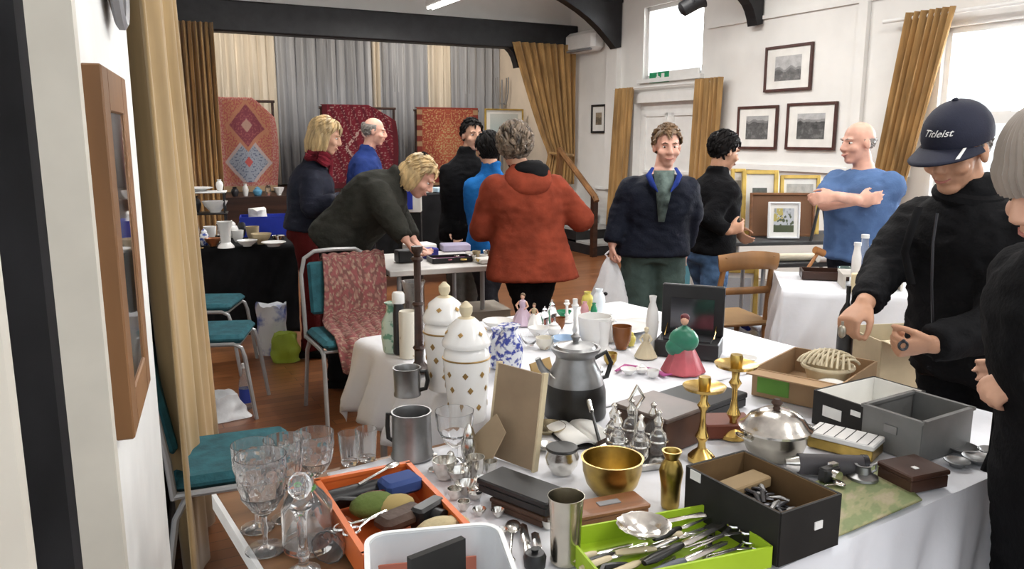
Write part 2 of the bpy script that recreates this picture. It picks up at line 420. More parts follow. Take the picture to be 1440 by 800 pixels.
cr_ = curtain('stage_curtain', 'gold stage curtain tied back in a slanting sweep above the stair handrail', 'gold_curtain', p_of, 90, 24, 9, .05, E1)
MB().tube([RM(uv_room(BW(768, 215, VP-.3))[0]+.42*k/8, VP-.38-.05*math.sin(PI*k/8), BW(772, 215, VP-.3).z-.04*k/8) for k in range(9)], .02).build('tie_back', 'gold_curtain', cr_)
# back curtain of the stage: all grey, its warm-lit patches painted as cream drops
u0, u1 = uv_room(BW(270, 100, 12.7))[0], uv_room(BW(703, 100, 12.7))[0]
def back_drop(pa, pb, m, label):
    a, b_ = uv_room(BW(pa, 100, 12.7))[0], uv_room(BW(pb, 100, 12.7))[0]; n = max(2, int((b_-a)/.14))
    curtain('backdrop_curtain', label, m, lambda s, t: RM(a+s*(b_-a), 12.7, STG+.02+t*2.9), n*8, 3, n, .05, E1, group='backdrop curtains of the stage')
back_drop(270, 388, 'lit_grey_curtain', 'grey backdrop curtain with warm light painted in at the back of the stage above the pink rug')
back_drop(387, 522, 'grey_curtain', 'grey pleated backdrop curtain behind the dark red rug')
back_drop(521, 534, 'lit_grey_curtain', 'narrow backdrop curtain strip with warm light painted in between two grey drops')
back_drop(533, 602, 'grey_curtain', 'grey pleated backdrop curtain between two drops with painted-in warm light')
back_drop(601, 634, 'lit_grey_curtain', 'grey backdrop curtain with warm light painted in hanging above the orange rug')
back_drop(633, 703, 'grey_curtain', 'grey pleated backdrop curtain beside the beige stage side wall')
# door curtains and window curtain on the right wall
def wall_curtain(pa_t, pb_t, pa_b, pb_b, pyt, pyb, label, folds, off=.12):
    def p_of(s, t):
        va = uv_room(RW(pa_b+(pa_t-pa_b)*t, 200, off))[1]; vb = uv_room(RW(pb_b+(pb_t-pb_b)*t, 200, off))[1]
        zt = RW((pa_t+pb_t)/2, pyt, off).z; zb = pyb if pyb < 2 else RW((pa_b+pb_b)/2, pyb, off).z
        return RM(UR-off, va+(vb-va)*s, zb+t*(zt-zb))
    return curtain('window_curtain' if pa_t > 1200 else 'door_curtain', label, 'gold_curtain', p_of, 70, 8, folds, .035, E2)
wall_curtain(864, 888, 852, 880, 124, .05, 'gold curtain hanging on the doorway side nearer the small framed picture', 5)
wall_curtain(974, 1012, 966, 1006, 110, .05, 'gold curtain hanging on the doorway side nearer the three framed photographs', 6)
wall_curtain(1257, 1326, 1222, 1268, 16, .75, 'gold curtain gathered beside the bright side window', 7, .15)
mb = MB().cyl(RM(UR-.1, DR[0]-.3, DR[3]+.09), RM(UR-.1, DR[1]+.3, DR[3]+.09), .015); tag(mb.build('curtain_rail', 'white_gloss'), 'thin white curtain rail above the doorway', 'curtain rail')
mb = MB().cyl(RM(UR-.13, BWN[0]-.3, BWN[3]+.1), RM(UR-.13, BWN[1]+.5, BWN[3]+.1), .018); tag(mb.build('curtain_rail', 'white_gloss'), 'thin white curtain rail above the big side window', 'curtain rail')
# ---------------------------------------------------------------- ceiling lights
mat('tube_light', (1, 1, 1), .4, emit=(1, .98, .94, 7.0))
def batten(u, v, z, label, power=65):
    t = thing('ceiling_light', label, 'light', RM(u, v, z), YAW, 'fluorescent battens')
    MB().box((0, 0, .06), (.12, 1.5, .06), bev=.01).build('housing', 'white_gloss', t)
    for s in (-1, 1): MB().cyl((s*.03, -.72, .015), (s*.03, .72, .015), .013).build('tube', 'tube_light', t)
    for s in (-.5, .5): MB().cyl((0, s, .09), (0, s, zt-z), .006).build('suspension_rod', 'white_gloss', t)
    l = bpy.data.lights.new('tube_glow', 'AREA'); l.shape = 'RECTANGLE'; l.size = .12; l.size_y = 1.45; l.energy = power; l.color = (1, .98, .95)
    lo = bpy.data.objects.new('tube_glow', l); COL.objects.link(lo); lo.parent = t; lo.location = (0, 0, -.01)
p = W(640, 1, 9.2); bu, bv = uv_room(p)
batten(bu, bv, p.z, 'white fluorescent batten hanging before the stage opening')
for uu, vv in ((2.3, 6.2), (4.6, 6.2), (2.3, 2.8), (4.6, 2.8), (2.3, -.4), (4.6, -.4)):
    batten(uu, vv, 3.5, 'white fluorescent batten hanging over the hall', 65 if vv > 5 else 38)
# stage lamps behind the header, washing the backdrop
for k, (uu, lab) in enumerate(((1.9, 'white stage floodlight behind the header over the pink rug'), (4.9, 'white stage floodlight behind the header over the orange rug'))):
    t = thing('stage_floodlight', lab, 'light', RM(uu, VP+.35, 3.25), YAW)
    MB().box((0, 0, 0), (.3, .16, .14), bev=.02).build('housing', 'black_timber', t); MB().box((0, .085, 0), (.26, .01, .11)).build('lens', 'tube_light', t)
    MB().cyl((0, 0, .07), (0, 0, .6), .012).build('hanger', 'black_timber', t)
    l = bpy.data.lights.new('flood_glow', 'AREA'); l.shape = 'RECTANGLE'; l.size = .26; l.size_y = .11; l.energy = 42; l.color = (1, .9, .76)
    lo = bpy.data.objects.new('flood_glow', l); COL.objects.link(lo); lo.parent = t; lo.location = (0, .1, 0); lo.rotation_euler = (R(62), 0, 0)
# black stage spotlight on the tie beam
p = BW(972, 6, 6.5); t = thing('spotlight', 'black spotlight clamped to the roof tie beam near the high window', 'spotlight', p)
M = Matrix.Rotation(R(60), 4, 'Y')
MB().lathe([(.05, -.12), (.075, -.1), (.08, .06), (.1, .12), (.095, .125), (.07, .06)], 16, M).build('can', 'black_timber', t)
MB().ell((.1, 0, .055), (.03, .07, .07)).build('lens', 'white_gloss', t)
MB().tube([(0, -.1, 0), (0, -.1, .15), (0, .1, .15), (0, .1, 0)], .012).build('yoke', 'black_timber', t)
# air conditioner
pa, pb = RW(810, 60), RW(855, 60); zc = RW(826, 62).z
t = thing('air_conditioner', 'white wall mounted air conditioner beside the stage curtain', 'air conditioner', RM(UR-.12, (uv_room(pa)[1]+uv_room(pb)[1])/2, zc-.13), YAW)
ln = abs(uv_room(pa)[1]-uv_room(pb)[1])*.9
MB().box((0, 0, .14), (.22, ln, .28), bev=.05).build('casing', 'white_gloss', t)
MB().box((-.095, 0, .02), (.05, ln*.85, .035), bev=.01).build('louvre', mat('mid_grey', (.25, .25, .26), .5), t)
# exit sign below the high window
pa, pb = RW(916, 109), RW(985, 104); va, vb = uv_room(pb)[1], uv_room(pa)[1]; zc = (pa.z+pb.z)/2
t = thing('exit_sign', 'green and white exit sign above the doorway', 'sign', RM(UR-.02, 0, 0), YAW)
sp_ = va+(vb-va)*.58
MB().box((0, (sp_+vb)/2, zc), (.03, vb-sp_, .13), bev=.004).build('pictogram_plate', mat('exit_green', (.02, .30, .13), .4), t)
MB().box((0, (va+sp_)/2, zc), (.03, sp_-va, .13), bev=.004).build('lettering_plate', 'white_gloss', t)
mb = MB(); yy = (sp_+vb)/2; mb.ell((-.016, yy+.03, zc+.035), (.004, .013, .013)); mb.tube([(-.016, yy+.03, zc+.02), (-.016, yy+.01, zc-.01), (-.016, yy+.04, zc-.045)], .009); mb.tube([(-.016, yy+.01, zc-.01), (-.016, yy-.03, zc-.04)], .008); mb.tube([(-.016, yy+.05, zc), (-.016, yy+.02, zc+.012), (-.016, yy-.02, zc)], .007)
mb.box((-.016, yy-.08, zc), (.003, .06, .09)); mb.build('running_figure', 'white_gloss', t)
# handrail and stage steps at the right wall
vs0 = uv_room(RW(838, 275, .9))[1]
A, B_ = BW(789, 208, VP-.1), None
us = UR-.75
pt, pb = onplane(787, 210, RM(us, 0), E2), onplane(836, 276, RM(us, 0), E2)
t = thing('stair_handrail', 'brown wooden handrail sloping down beside the stage steps', 'handrail', (0, 0, 0))
MB().tube([pt, pb, pb+(pb-pt).normalized()*.06+Vector((0, 0, -.03))], .04, 8).build('rail', 'oak', t)
MB().box((pb.x, pb.y, pb.z/2), (.07, .07, pb.z), YAW).build('newel_post', 'dark_wood', t)
MB().box((pt.x, pt.y, pt.z/2+.4), (.06, .06, pt.z-.8), YAW).build('newel_post', 'oak', t)
vtop, vbot = uv_room(pt)[1], uv_room(pb)[1]
mat('black_paint', (.012, .012, .013), .5, var=.2)
t = thing('stage_steps', 'black painted wooden steps leading up to the stage', 'steps', (0, 0, 0), YAW)
vb0 = vbot+.05; d = (VP-vb0)/4
for k in range(4):
    rbox(us+.05, UR-.06, vb0+k*d, VP-.02, STG/5*k, STG/5*(k+1)-.03).build('step_block', 'black_paint', t)
    rbox(us+.05, UR-.06, vb0+k*d-.02, vb0+(k+1)*d, STG/5*(k+1)-.03, STG/5*(k+1)).build('tread', mat('grey_tread', (.3, .3, .29), .7), t)
# ================================================================ PEOPLE
mat('skin', (0.62, 0.36, 0.25), 0.55, var=.07, scale=12, spec=.35)
mat('skin_pink', (0.66, 0.37, 0.28), 0.5, var=.07, scale=12, spec=.35)
mat('skin_tan', (0.50, 0.27, 0.17), 0.5, var=.07, scale=12, spec=.35)
mat('lip', (0.42, 0.15, 0.12), 0.5); mat('eye_white', (.75, .73, .7), .3); mat('iris', (.03, .02, .015), .2)
def cloth(name, col, rough=.9, var=.12, sheen=.1, bump=.25, bscale=90, spec=.12): return mat(name, col, rough, var=var, scale=10, bump=bump, bscale=bscale, sheen=0, spec=spec)
def lerp_tab(tab, x):
    if x <= tab[0][0]: return tab[0][1]
    for (a, b), (c, d) in zip(tab, tab[1:]):
        if x <= c: return b+(d-b)*(x-a)/(c-a)
    return tab[-1][1]
def head_matrix(c, f, up=(0, 0, 1), s=1.0):
    f = Vector(f).normalized(); u = Vector(up); u = (u - f*u.dot(f)).normalized(); r = f.cross(u)
    return Matrix(((r.x*s, f.x*s, u.x*s, c.x), (r.y*s, f.y*s, u.y*s, c.y), (r.z*s, f.z*s, u.z*s, c.z), (0, 0, 0, 1)))
def add_head(mb, M):
    E = lambda c, r: mb.ell(c, r, M=M)
    E((0, -.015, .03), (.074, .094, .088)); E((0, .03, -.03), (.060, .058, .084)); E((0, .052, -.092), (.034, .030, .024))
    E((0, .01, -.075), (.052, .055, .03))
    mb.tube([(0, .078, .03), (0, .094, .0), (0, .106, -.026), (0, .095, -.035)], [.008, .010, .0135, .010], 8, M)
    for s in (-1, 1):
        E((s*.013, .096, -.032), (.009, .011, .007)); E((s*.04, .058, -.028), (.026, .026, .024))
        E((s*.03, .077, .027), (.026, .011, .008)); E((s*.076, -.008, -.008), (.010, .020, .032))
    E((0, .086, -.058), (.024, .010, .006)); E((0, .084, -.069), (.020, .010, .007))
def hand(mb, w, d, n, side=1, curl=25, sc=1.0, thumb=35, spread=1.0):
    d = Vector(d).normalized(); n = Vector(n); n = (n-d*n.dot(d)).normalized(); s = d.cross(n)*side
    rg = []
    for t, hw, th in ((-.02, .026, .021), (.015, .030, .019), (.05, .039, .016), (.088, .040, .014), (.10, .034, .010)):
        c = w+d*t*sc; rg.append([c+(s*math.cos(a)*hw+n*math.sin(a)*th)*sc for a in [2*PI*k/12 for k in range(12)]])
    mb.rings(rg)
    for k, L in enumerate((.076, .085, .079, .062)):
        off = (.029-.019*k)*sc*spread; p = w+d*.092*sc+s*off; ang = 0; dd = d+s*(.10-.06*k)*spread
        for j, fr in enumerate((.45, .31, .24)):
            ang += R(curl*(1, 1.1, .8)[j]*(.85+.12*k)); v = (dd*math.cos(ang)+n*math.sin(ang)).normalized(); q = p+v*L*fr*sc
            mb.cap(p, q, (.0098-.0009*j)*sc, (.0092-.0009*j)*sc, 8); p = q
    p = w+d*.025*sc+s*.028*sc
    v = (d*math.cos(R(thumb))+s*math.sin(R(thumb))+n*.35).normalized(); q = p+v*.045*sc; mb.cap(p, q, .0135*sc, .0115*sc, 8)
    v = (d*.9+s*.15+n*.55).normalized(); q2 = q+v*.032*sc; mb.cap(q, q2, .0112*sc, .0098*sc, 8)
    v = (d*.9-s*.1+n*.6).normalized(); mb.cap(q2, q2+v*.026*sc, .0098*sc, .008*sc, 8)
def wrinkle(o, a1=.006, f1=14, a2=.008, f2=5, seed=0):
    me = o.data; sd = Vector((seed*3.1, seed*1.7, seed*.9)); no = [v.normal.copy() for v in me.vertices]
    for v, n in zip(me.vertices, no):
        q = v.co+sd; k = noise.noise(Vector((q.x*f1, q.y*f1, q.z*f1*1.8)))
        v.co += n*(a1*(1-abs(k)*2.2) + a2*noise.noise(q*f2))
def hair_cap(mb, M, keep, r=(.083, .104, .097), c=(0, -.017, .034), tufts=160, tl=.05, tr=.008, down=1.0, seed=1, messy=.4):
    rnd = random.Random(seed); n, m = 40, 24; pts = {}
    def sp(i, j):
        a = -PI/2+PI*j/m; b = 2*PI*i/n
        return Vector((c[0]+r[0]*math.cos(a)*math.cos(b), c[1]+r[1]*math.cos(a)*math.sin(b), c[2]+r[2]*math.sin(a)))
    vs = []; fs = []; idx = {}
    def vid(i, j):
        k = (i % n, j)
        if k not in idx: idx[k] = len(vs); vs.append(sp(*k))
        return idx[k]
    good = []
    for j in range(m):
        for i in range(n):
            p = (sp(i, j)+sp(i+1, j+1))/2
            if keep(p): fs.append((vid(i, j), vid(i+1, j), vid(i+1, j+1), vid(i, j+1))); good.append(p)
    mb.add(vs, fs, M)
    inner = [Vector(c)+(v-Vector(c))*.93 for v in vs]; mb.add(inner, [f[::-1] for f in fs], M)
    cc = Vector(c)
    for _ in range(tufts):
        p = rnd.choice(good)+Vector((rnd.uniform(-.006, .006), rnd.uniform(-.006, .006), rnd.uniform(-.006, .006)))
        nn = (p-cc).normalized(); dn = Vector((rnd.uniform(-messy, messy), -.55+rnd.uniform(-messy, messy), -down))
        tg = (dn-nn*dn.dot(nn)).normalized(); L = tl*rnd.uniform(.6, 1.2)
        q = [p-nn*.004]
        for k in (1, 2, 3):
            x = p+tg*L*k/3; e = x-cc; ex = Vector((e.x/r[0], e.y/r[1], e.z/r[2])); l = ex.length
            x = cc+e/l*(1.03+rnd.uniform(0, .05)*messy*2) if l > .001 else x
            q.append(x)
        mb.tube(q, [tr, tr*1.1, tr*.8, tr*.15], 5, M)
def hl(tab): return lambda p: p.z > lerp_tab(tab, p.y)
SHORT = hl([(-.12, -.065), (-.05, -.05), (-.015, -.005), (.02, .02), (.035, .06), (.06, .085), (.09, .085)])
BOB = hl([(-.12, -.12), (-.02, -.115), (.012, -.10), (.025, .045), (.07, .085)])
def FRINGE(p): return p.z < .055+.2*max(0, -p.y-.05) and p.y < .02 and p.z > lerp_tab([(-.12, -.065), (-.05, -.05), (-.015, -.005), (.02, .02)], p.y)
def person(label, head, fdir, neck, pelvis, tface, arms, feet, top, top_mat, legs_mat, skin='skin', hup=(0, 0, 1), hs=1.0,
           wid=1.0, dep=1.0, hem=-.25, hem_w=None, sleeve=(.074, .064, .05), hair=None, hair_mat=None, eyes=True, hands=None, vox=.008,
           top_name='jacket', legw=1.0, shoe_mat='black_cloth', short=False, seed=0, knees=None, wr=1.0, bulge=0, legs_name='trousers', brow=None, open_collar=False):
    neck, pelvis, head = Vector(neck), Vector(pelvis), Vector(head)
    tf = Vector(tface); tf.z = 0; tf.normalize(); sp_ = neck-pelvis; L = sp_.length; su = sp_/L
    rt = tf.cross(Vector((0, 0, 1))).normalized(); fw = rt.cross(su)*-1
    if fw.dot(tf) < 0: fw = -fw
    T = lambda s, hw, hd, dy=0: [pelvis+su*L*s+fw*dy+rt*(hw*math.copysign(abs(math.cos(a))**.85, math.cos(a)))+fw*(hd*math.copysign(abs(math.sin(a))**.85, math.sin(a))) for a in [2*PI*k/24 for k in range(24)]]
    hw_ = hem_w or .195
    TOR = [(0, .185, .125, 0), (.28, .165, .115, .0+bulge*.8), (.55, .185, .125, .0+bulge*.4), (.76, .188, .118, 0), (.87, .15, .095, 0), (.94, .10, .075, 0), (1.0, .066, .062, 0), (1.06, .058, .056, 0)]
    sh = [neck-su*.115*L/.52+rt*s*.152*wid for s in (1, -1)]        # right, left
    body = MB()
    body.rings([T(s, a*.86*wid, b*.86*dep, c) for s, a, b, c in TOR])
    M = head_matrix(head, fdir, hup, hs); add_head(body, M)
    body.cap(neck-su*.02, M @ Vector((0, -.02, -.05)), .056*hs, .053*hs)
    for k in (0, 1):
        el, wr_ = Vector(arms[k][0]), Vector(arms[k][1])
        body.cap(sh[k], el, .05, .042); body.cap(el, wr_, .043, .029)
        hd = arms[k][2] if len(arms[k]) > 2 else dict(d=(wr_-el), n=fw, curl=30)
        hand(body, wr_, hd['d'], hd['n'], hd.get('side', 1), hd.get('curl', 30), hd.get('sc', 1.0), hd.get('thumb', 35))
    hips = [pelvis+rt*s*.09*wid-Vector((0, 0, .04)) for s in (1, -1)]
    kn = []
    for k in (0, 1):
        ft = Vector(feet[k]); an = Vector((ft.x, ft.y, .09))
        kk = Vector(knees[k]) if knees else hips[k].lerp(an, .5)+tf*.03
        kn.append(kk); body.cap(hips[k], kk, .075, .052); body.cap(kk, an, .052, .036)
        body.cap(an+Vector((0, 0, -.05)), an+tf*.12+Vector((0, 0, -.055)), .033, .03)
    bo = body.build('person', skin); remesh(bo, vox, 3, .5, .6); tag(bo, label, 'person')
    # clothes
    mb = MB(); hr = (hem, hw_*wid, .14*dep*(hw_/.195), bulge*.3)
    mb.rings([T(*hr)]+[T(s, (a+.018)*wid, (b+.018)*dep, c) for s, a, b, c in TOR[:-2]]+([T(.985, .072, .07)] if (short or open_collar) else [T(1.02, .070, .068), T(1.12, .066, .064)]))
    if hem < -.5: mb.rings([T(hem*.5, (hw_+.19)/2*wid, .145*dep, bulge*.3), T(hem*.5+.02, (hw_+.19)/2*wid, .145*dep, bulge*.3)])
    for k in (0, 1):
        el, wr_ = Vector(arms[k][0]), Vector(arms[k][1])
        if short:
            mb.cap(sh[k], sh[k].lerp(el, .62), sleeve[0]+.012, sleeve[0]+.006)
        else:
            mb.cap(sh[k], el, sleeve[0], sleeve[1]); d = (wr_-el); mb.tube([el-d*.05, el.lerp(wr_, .4), el.lerp(wr_, .97)], [sleeve[1], (sleeve[1]+sleeve[2])/2, sleeve[2]], 14)
    to = mb.build(top_name, top_mat, bo); remesh(to, .013, 6, .5); wrinkle(to, .0055*wr, 13, .010*wr, 5, seed)
    mb = MB()
    mb.rings([T(-.18, .155*wid, .12*dep, 0), T(-.02, .18*wid, .125*dep, 0), T(.12, .17*wid, .12*dep, 0)])
    for k in (0, 1):
        ft = Vector(feet[k]); an = Vector((ft.x, ft.y, .06))
        mb.cap(hips[k], kn[k], .10*legw, .078*legw); mb.tube([kn[k]+Vector((0, 0, .04)), kn[k].lerp(an, .5), an], [.079*legw, .07*legw, .066*legw], 14)
    lo = mb.build(legs_name, legs_mat, bo); remesh(lo, .014, 5, .5); wrinkle(lo, .005, 12, .008, 4, seed+5)
    for k in (0, 1):
        ft = Vector(feet[k]); ft.z = 0; mb = MB(); s_ = rt
        rg = []
        for t, hw2, h in ((-.075, .026, .05), (-.06, .036, .075), (0, .038, .085), (.07, .043, .06), (.14, .046, .045), (.185, .032, .03)):
            c = ft+tf*t; rg.append([c+s_*(hw2*math.cos(a))+Vector((0, 0, max(0.002, h*(.5+.5*math.sin(a))+.002))) for a in [2*PI*q/12 for q in range(12)]])
        mb.rings(rg); mb.build('shoe', shoe_mat, bo)
    if hair:
        mb = MB(); hair(mb, M); mb.build('hair', hair_mat, bo)
    if eyes:
        for s in (-1, 1):
            e = MB().ell((s*.029, .0685, .006), (.0115, .0105, .0062), M=M).build('eye', 'eye_white', bo)
            MB().ell((s*.029, .0757, .0055), (.006, .005, .0058), 10, 6, M=M).build('iris', 'iris', e)
            MB().tube([(s*.012, .0895, .025), (s*.03, .0875, .031), (s*.048, .074, .025)], [.0025, .0035, .002], 6, M).build('eyebrow', brow or hair_mat or 'iris', bo)
        MB().tube([(-.025, .083, -.057), (-.012, .094, -.0625), (0, .0965, -.0645), (.012, .094, -.0625), (.025, .083, -.057)], [.002, .0045, .005, .0045, .002], 8, M, flat=.8).build('mouth', 'lip', bo)
    return bo, M
def fl(px, Y): return Zp(px, 0, Y)
J = W
mat('hair_blonde', (.50, .36, .18), .5, var=.25, scale=30, stretch=(1, 1, .2)); mat('hair_brown', (.13, .075, .035), .5, var=.3, scale=30, stretch=(1, 1, .2))
mat('hair_black', (.007, .006, .006), .65, var=.2, spec=.15); mat('hair_grey', (.26, .24, .22), .5, var=.2, scale=30); mat('hair_greybrown', (.14, .105, .075), .55, var=.45, scale=35, stretch=(1, 1, .3))
def locks(mb, M, seed, L=.13):
    rnd = random.Random(seed)
    for k in range(64):
        a = R(-205+230*k/63); x, y = .082*math.cos(a), -.02+.092*math.sin(a); l = L*rnd.uniform(.85, 1.1); q = rnd.uniform(.97, 1.08)
        mb.tube([(x*.95, y*.95, .05), (x*1.06*q, y*1.06*q, .0), (x*1.08*q, y*1.08*q, -l*.5), (x*.93*q, y*.95*q, -l)], [.011, .014, .013, .004], 6, M)
# 1 blonde woman in navy coat and red trousers
Y = 5.6
def bob(mb, M):
    hair_cap(mb, M, BOB, r=(.09, .108, .098), tufts=260, tl=.09, tr=.009, messy=.2, seed=3)
    locks(mb, M, 4)
b1, M1 = person('blonde woman in a navy coat and dark red trousers standing by the black clothed table', J(459, 192, Y), (.93, .12, -.28), J(441, 232, Y), J(432, 322, Y), (.95, .2, 0),
    [(J(438, 293, Y-.22), J(474, 282, Y-.25)), (J(448, 290, Y+.2), J(480, 280, Y+.15))], [fl(436, Y-.12), fl(448, Y+.1)], None,
    cloth('navy_coat', (.016, .018, .03), .7), cloth('red_trousers', (.075, .008, .008)), hair=bob, hair_mat='hair_blonde', hem=-.02, hem_w=.2, wid=.93, dep=1.12, sleeve=(.082, .072, .055), top_name='coat', legw=.95, seed=1)
mb = MB()
for k in range(3): mb.tube([M1 @ Vector((.085*math.cos(a), -.015+.075*math.sin(a), -.125-.022*k+.012*math.sin(3*a+k))) for a in [2*PI*q/20 for q in range(21)]], .021, 8)
mb.tube([M1 @ Vector((.0, .07, -.14)), M1 @ Vector((.01, .09, -.24)), M1 @ Vector((.015, .095, -.36))], [.03, .032, .026], 8, flat=.5)
so = mb.build('scarf', cloth('maroon_scarf', (.13, .012, .02), var=.4), b1)
# 2 balding man in navy sweater
Y = 7.2
person('balding man in a dark blue sweater standing behind the stooping woman', J(527, 185, Y), (.95, .1, -.15), J(516, 213, Y), J(508, 300, Y), (.9, -.1, 0),
    [(J(508, 270, Y-.22), J(535, 285, Y-.3)), (J(520, 265, Y+.2), J(550, 285, Y+.1))], [fl(506, Y-.1), fl(514, Y+.1)], None,
    cloth('blue_sweater', (.018, .035, .14)), cloth('dark_trousers', (.02, .02, .025)), hair=lambda mb, M: hair_cap(mb, M, FRINGE, r=(.08, .1, .095), tufts=120, tl=.03, tr=.005), hair_mat='hair_grey', top_name='sweater', skin='skin_pink', seed=2)
# 3 stooping woman
Y = 4.9
def bun(mb, M):
    hair_cap(mb, M, BOB, r=(.088, .106, .097), tufts=260, tl=.08, tr=.008, messy=.3, seed=5)
    locks(mb, M, 6, .10)
b3, M3 = person('stooping woman in a dark olive sweater leaning over the trestle table of jewellery', J(590, 249, Y), (.80, -.12, -.62), J(556, 252, Y), J(478, 335, Y+.05), (1, -.05, 0),
    [(J(553, 312, Y-.25), J(570, 336, Y-.3), dict(d=(.35, .1, -.6), n=(.8, .2, .3), curl=25, side=-1)), (J(560, 305, Y+.2), J(580, 335, Y+.1), dict(d=(.4, 0, -.5), n=(.8, -.2, .3), curl=25, side=1))],
    [fl(478, Y-.12), fl(500, Y+.12)], None, cloth('olive_sweater', (.032, .032, .027)), cloth('black_trousers', (.006, .006, .007)), hup=(.5, .0, .8), hair=bun, hair_mat='hair_blonde', hem=-.16, wid=1.05, dep=1.3, sleeve=(.09, .075, .055), top_name='sweater', legw=1.15, seed=3, skin='skin_pink')
MB().box((.0, -.05, .125), (.075, .02, .02), M=M3, bev=.004).ell((0, -.05, .132), (.02, .03, .012), M=M3).build('hair_clip', 'black_cloth', b3)
# 4 man in black jacket
Y = 6.42
person('dark haired man in a black jacket facing the hall near the orange rug', J(664, 190, Y), (.45, -.85, -.05), J(656, 219, Y), J(652, 325, Y), (.3, -.9, 0),
    [(J(632, 275, Y), J(640, 320, Y-.1)), (J(686, 270, Y), J(688, 315, Y-.1))], [fl(642, Y), fl(664, Y)], None,
    cloth('black_jacket', (.006, .006, .007)), cloth('grey_trousers', (.10, .095, .085)), hair=lambda mb, M: hair_cap(mb, M, SHORT, tufts=160, tl=.035, tr=.007, seed=7), hair_mat='hair_black', seed=4, hem=-.12)
# 5 person in bright blue coat, seen from behind
Y = 5.95
person('dark haired person in a bright blue coat seen from behind beside the orange coat', J(687, 211, Y), (-.35, .9, -.1), J(690, 240, Y), J(688, 345, Y), (-.3, .95, 0),
    [(J(712, 295, Y), J(706, 330, Y+.15)), (J(664, 290, Y), J(668, 318, Y+.2))], [fl(676, Y), fl(698, Y)], None,
    cloth('bright_blue_coat', (.012, .11, .33)), cloth('dark_trousers', (.02, .02, .025)), hair=lambda mb, M: hair_cap(mb, M, BOB, r=(.092, .11, .1), tufts=220, tl=.07, tr=.009, seed=9), hair_mat='hair_black', eyes=False, top_name='coat', hem=-.12, wid=.85, seed=5)
# 6 woman in orange duffle coat, seen from behind
Y = 4.7
def tousled(mb, M): hair_cap(mb, M, hl([(-.12, -.085), (-.03, -.075), (.015, -.04), (.03, .045), (.07, .08)]), r=(.095, .115, .102), tufts=420, tl=.055, tr=.011, messy=.9, seed=11)
b6, M6 = person('grey haired person in a rust orange hooded coat seen from behind', J(723, 206, Y), (-.25, .95, -.12), J(736, 243, Y), J(745, 345, Y), (-.15, 1, 0),
    [(J(816, 308, Y+.05), J(800, 300, Y+.3)), (J(678, 322, Y+.02), J(690, 300, Y+.25))], [fl(728, Y), fl(772, Y+.05)], None,
    cloth('rust_coat', (.235, .046, .024), bump=.15), cloth('black_trousers', (.006, .006, .007)), hair=tousled, hair_mat='hair_greybrown', eyes=False, hem=-.46, hem_w=.25, wid=1.14, dep=1.12, sleeve=(.09, .08, .062), top_name='coat', legw=1.1, seed=6, wr=.7)
# dark lined hood lying on the back
nk = J(742, 243, Y); mb = MB()
for k in range(9):
    pass
rg = []
for t, w_, d_, z_ in ((0, .095, .02, .055), (.25, .135, .05, .01), (.5, .14, .085, -.05), (.75, .12, .09, -.10), (1, .05, .05, -.15)):
    c = nk+Vector((0, -.06-d_*.3, z_)); rg.append([c+Vector((w_*math.cos(a), -d_*max(0, math.sin(a))*1.0+.05*min(0, math.sin(a))*-1, .0)) for a in [2*PI*q/20 for q in range(20)]])
mb.rings(rg); ho = mb.build('hood', 'rust_coat', b6); remesh(ho, .012, 5)
mb = MB(); mb.ell(nk+Vector((.015, -.055, .022)), (.115, .085, .05)); mb.ell(nk+Vector((.06, -.07, -.01)), (.07, .07, .045)); mb.tube([nk+Vector((-.01+.078*math.cos(q*PI/12), .03+.07*math.sin(q*PI/12), .045)) for q in range(25)], .03, 8)
ho = mb.build('hood_lining', 'black_cloth', b6); remesh(ho, .012, 4)
# 7 man with carrier bag
Y = 4.95
b7, M7 = person('smiling man in a navy zip jacket and green trousers holding a white carrier bag', J(938, 206, Y), (.02, -.99, -.1), J(931, 243, Y), J(918, 348, Y), (-.02, -1, 0),
    [(J(873, 303, Y), J(861, 343, Y-.05), dict(d=(-.05, -.1, -1), n=(.9, 0, 0), curl=65, side=1)), (J(972, 300, Y+.02), J(962, 345, Y+.1))], [fl(900, Y), fl(938, Y)], None,
    cloth('navy_jacket', (.008, .010, .018), .7), cloth('green_trousers', (.055, .082, .074)), hair=lambda mb, M: hair_cap(mb, M, SHORT, tufts=200, tl=.035, tr=.007, seed=13), hair_mat='hair_brown', skin='skin_pink', hem=-.1, hem_w=.21, wid=1.1, dep=1.1, sleeve=(.085, .078, .058), seed=7, legw=1.1, hs=1.03, open_collar=True)
# open collar: shirt front and blue lapels, following the chest
fr = J(932, 243, Y)
def strip(pts, hw, m, name, par, thick=.008):
    mb = MB(); rg = []
    mb.sheet(2, len(pts), lambda s, t: pts[min(len(pts)-1, int(round(t*(len(pts)-1))))]+Vector(((s-.5)*2*hw[min(len(pts)-1, int(round(t*(len(pts)-1))))], 0, 0)))
    return mb.build(name, m, par, thick=thick)
c0 = Y-.175
strip([J(934, 240, c0+.055), J(934, 254, c0+.015), J(933, 275, c0-.012), J(930, 312, c0-.012)], [.062, .058, .042, .018], cloth('checked_shirt', (.09, .12, .11), var=.5), 'shirt_front', b7)
for s in (-1, 1):
    a = 1 if s > 0 else 0
    mb = MB(); x = s
    pts = [J(934+s*16, 236, c0+.06), J(934+s*22, 246, c0+.03), J(934+s*17, 258, c0+.0), J(934+s*9, 270, c0-.02)]
    mb.tube(pts, [.012, .02, .018, .004], 8, flat=.5); mb.build('collar', cloth('blue_collar', (.02, .04, .20)), b7)
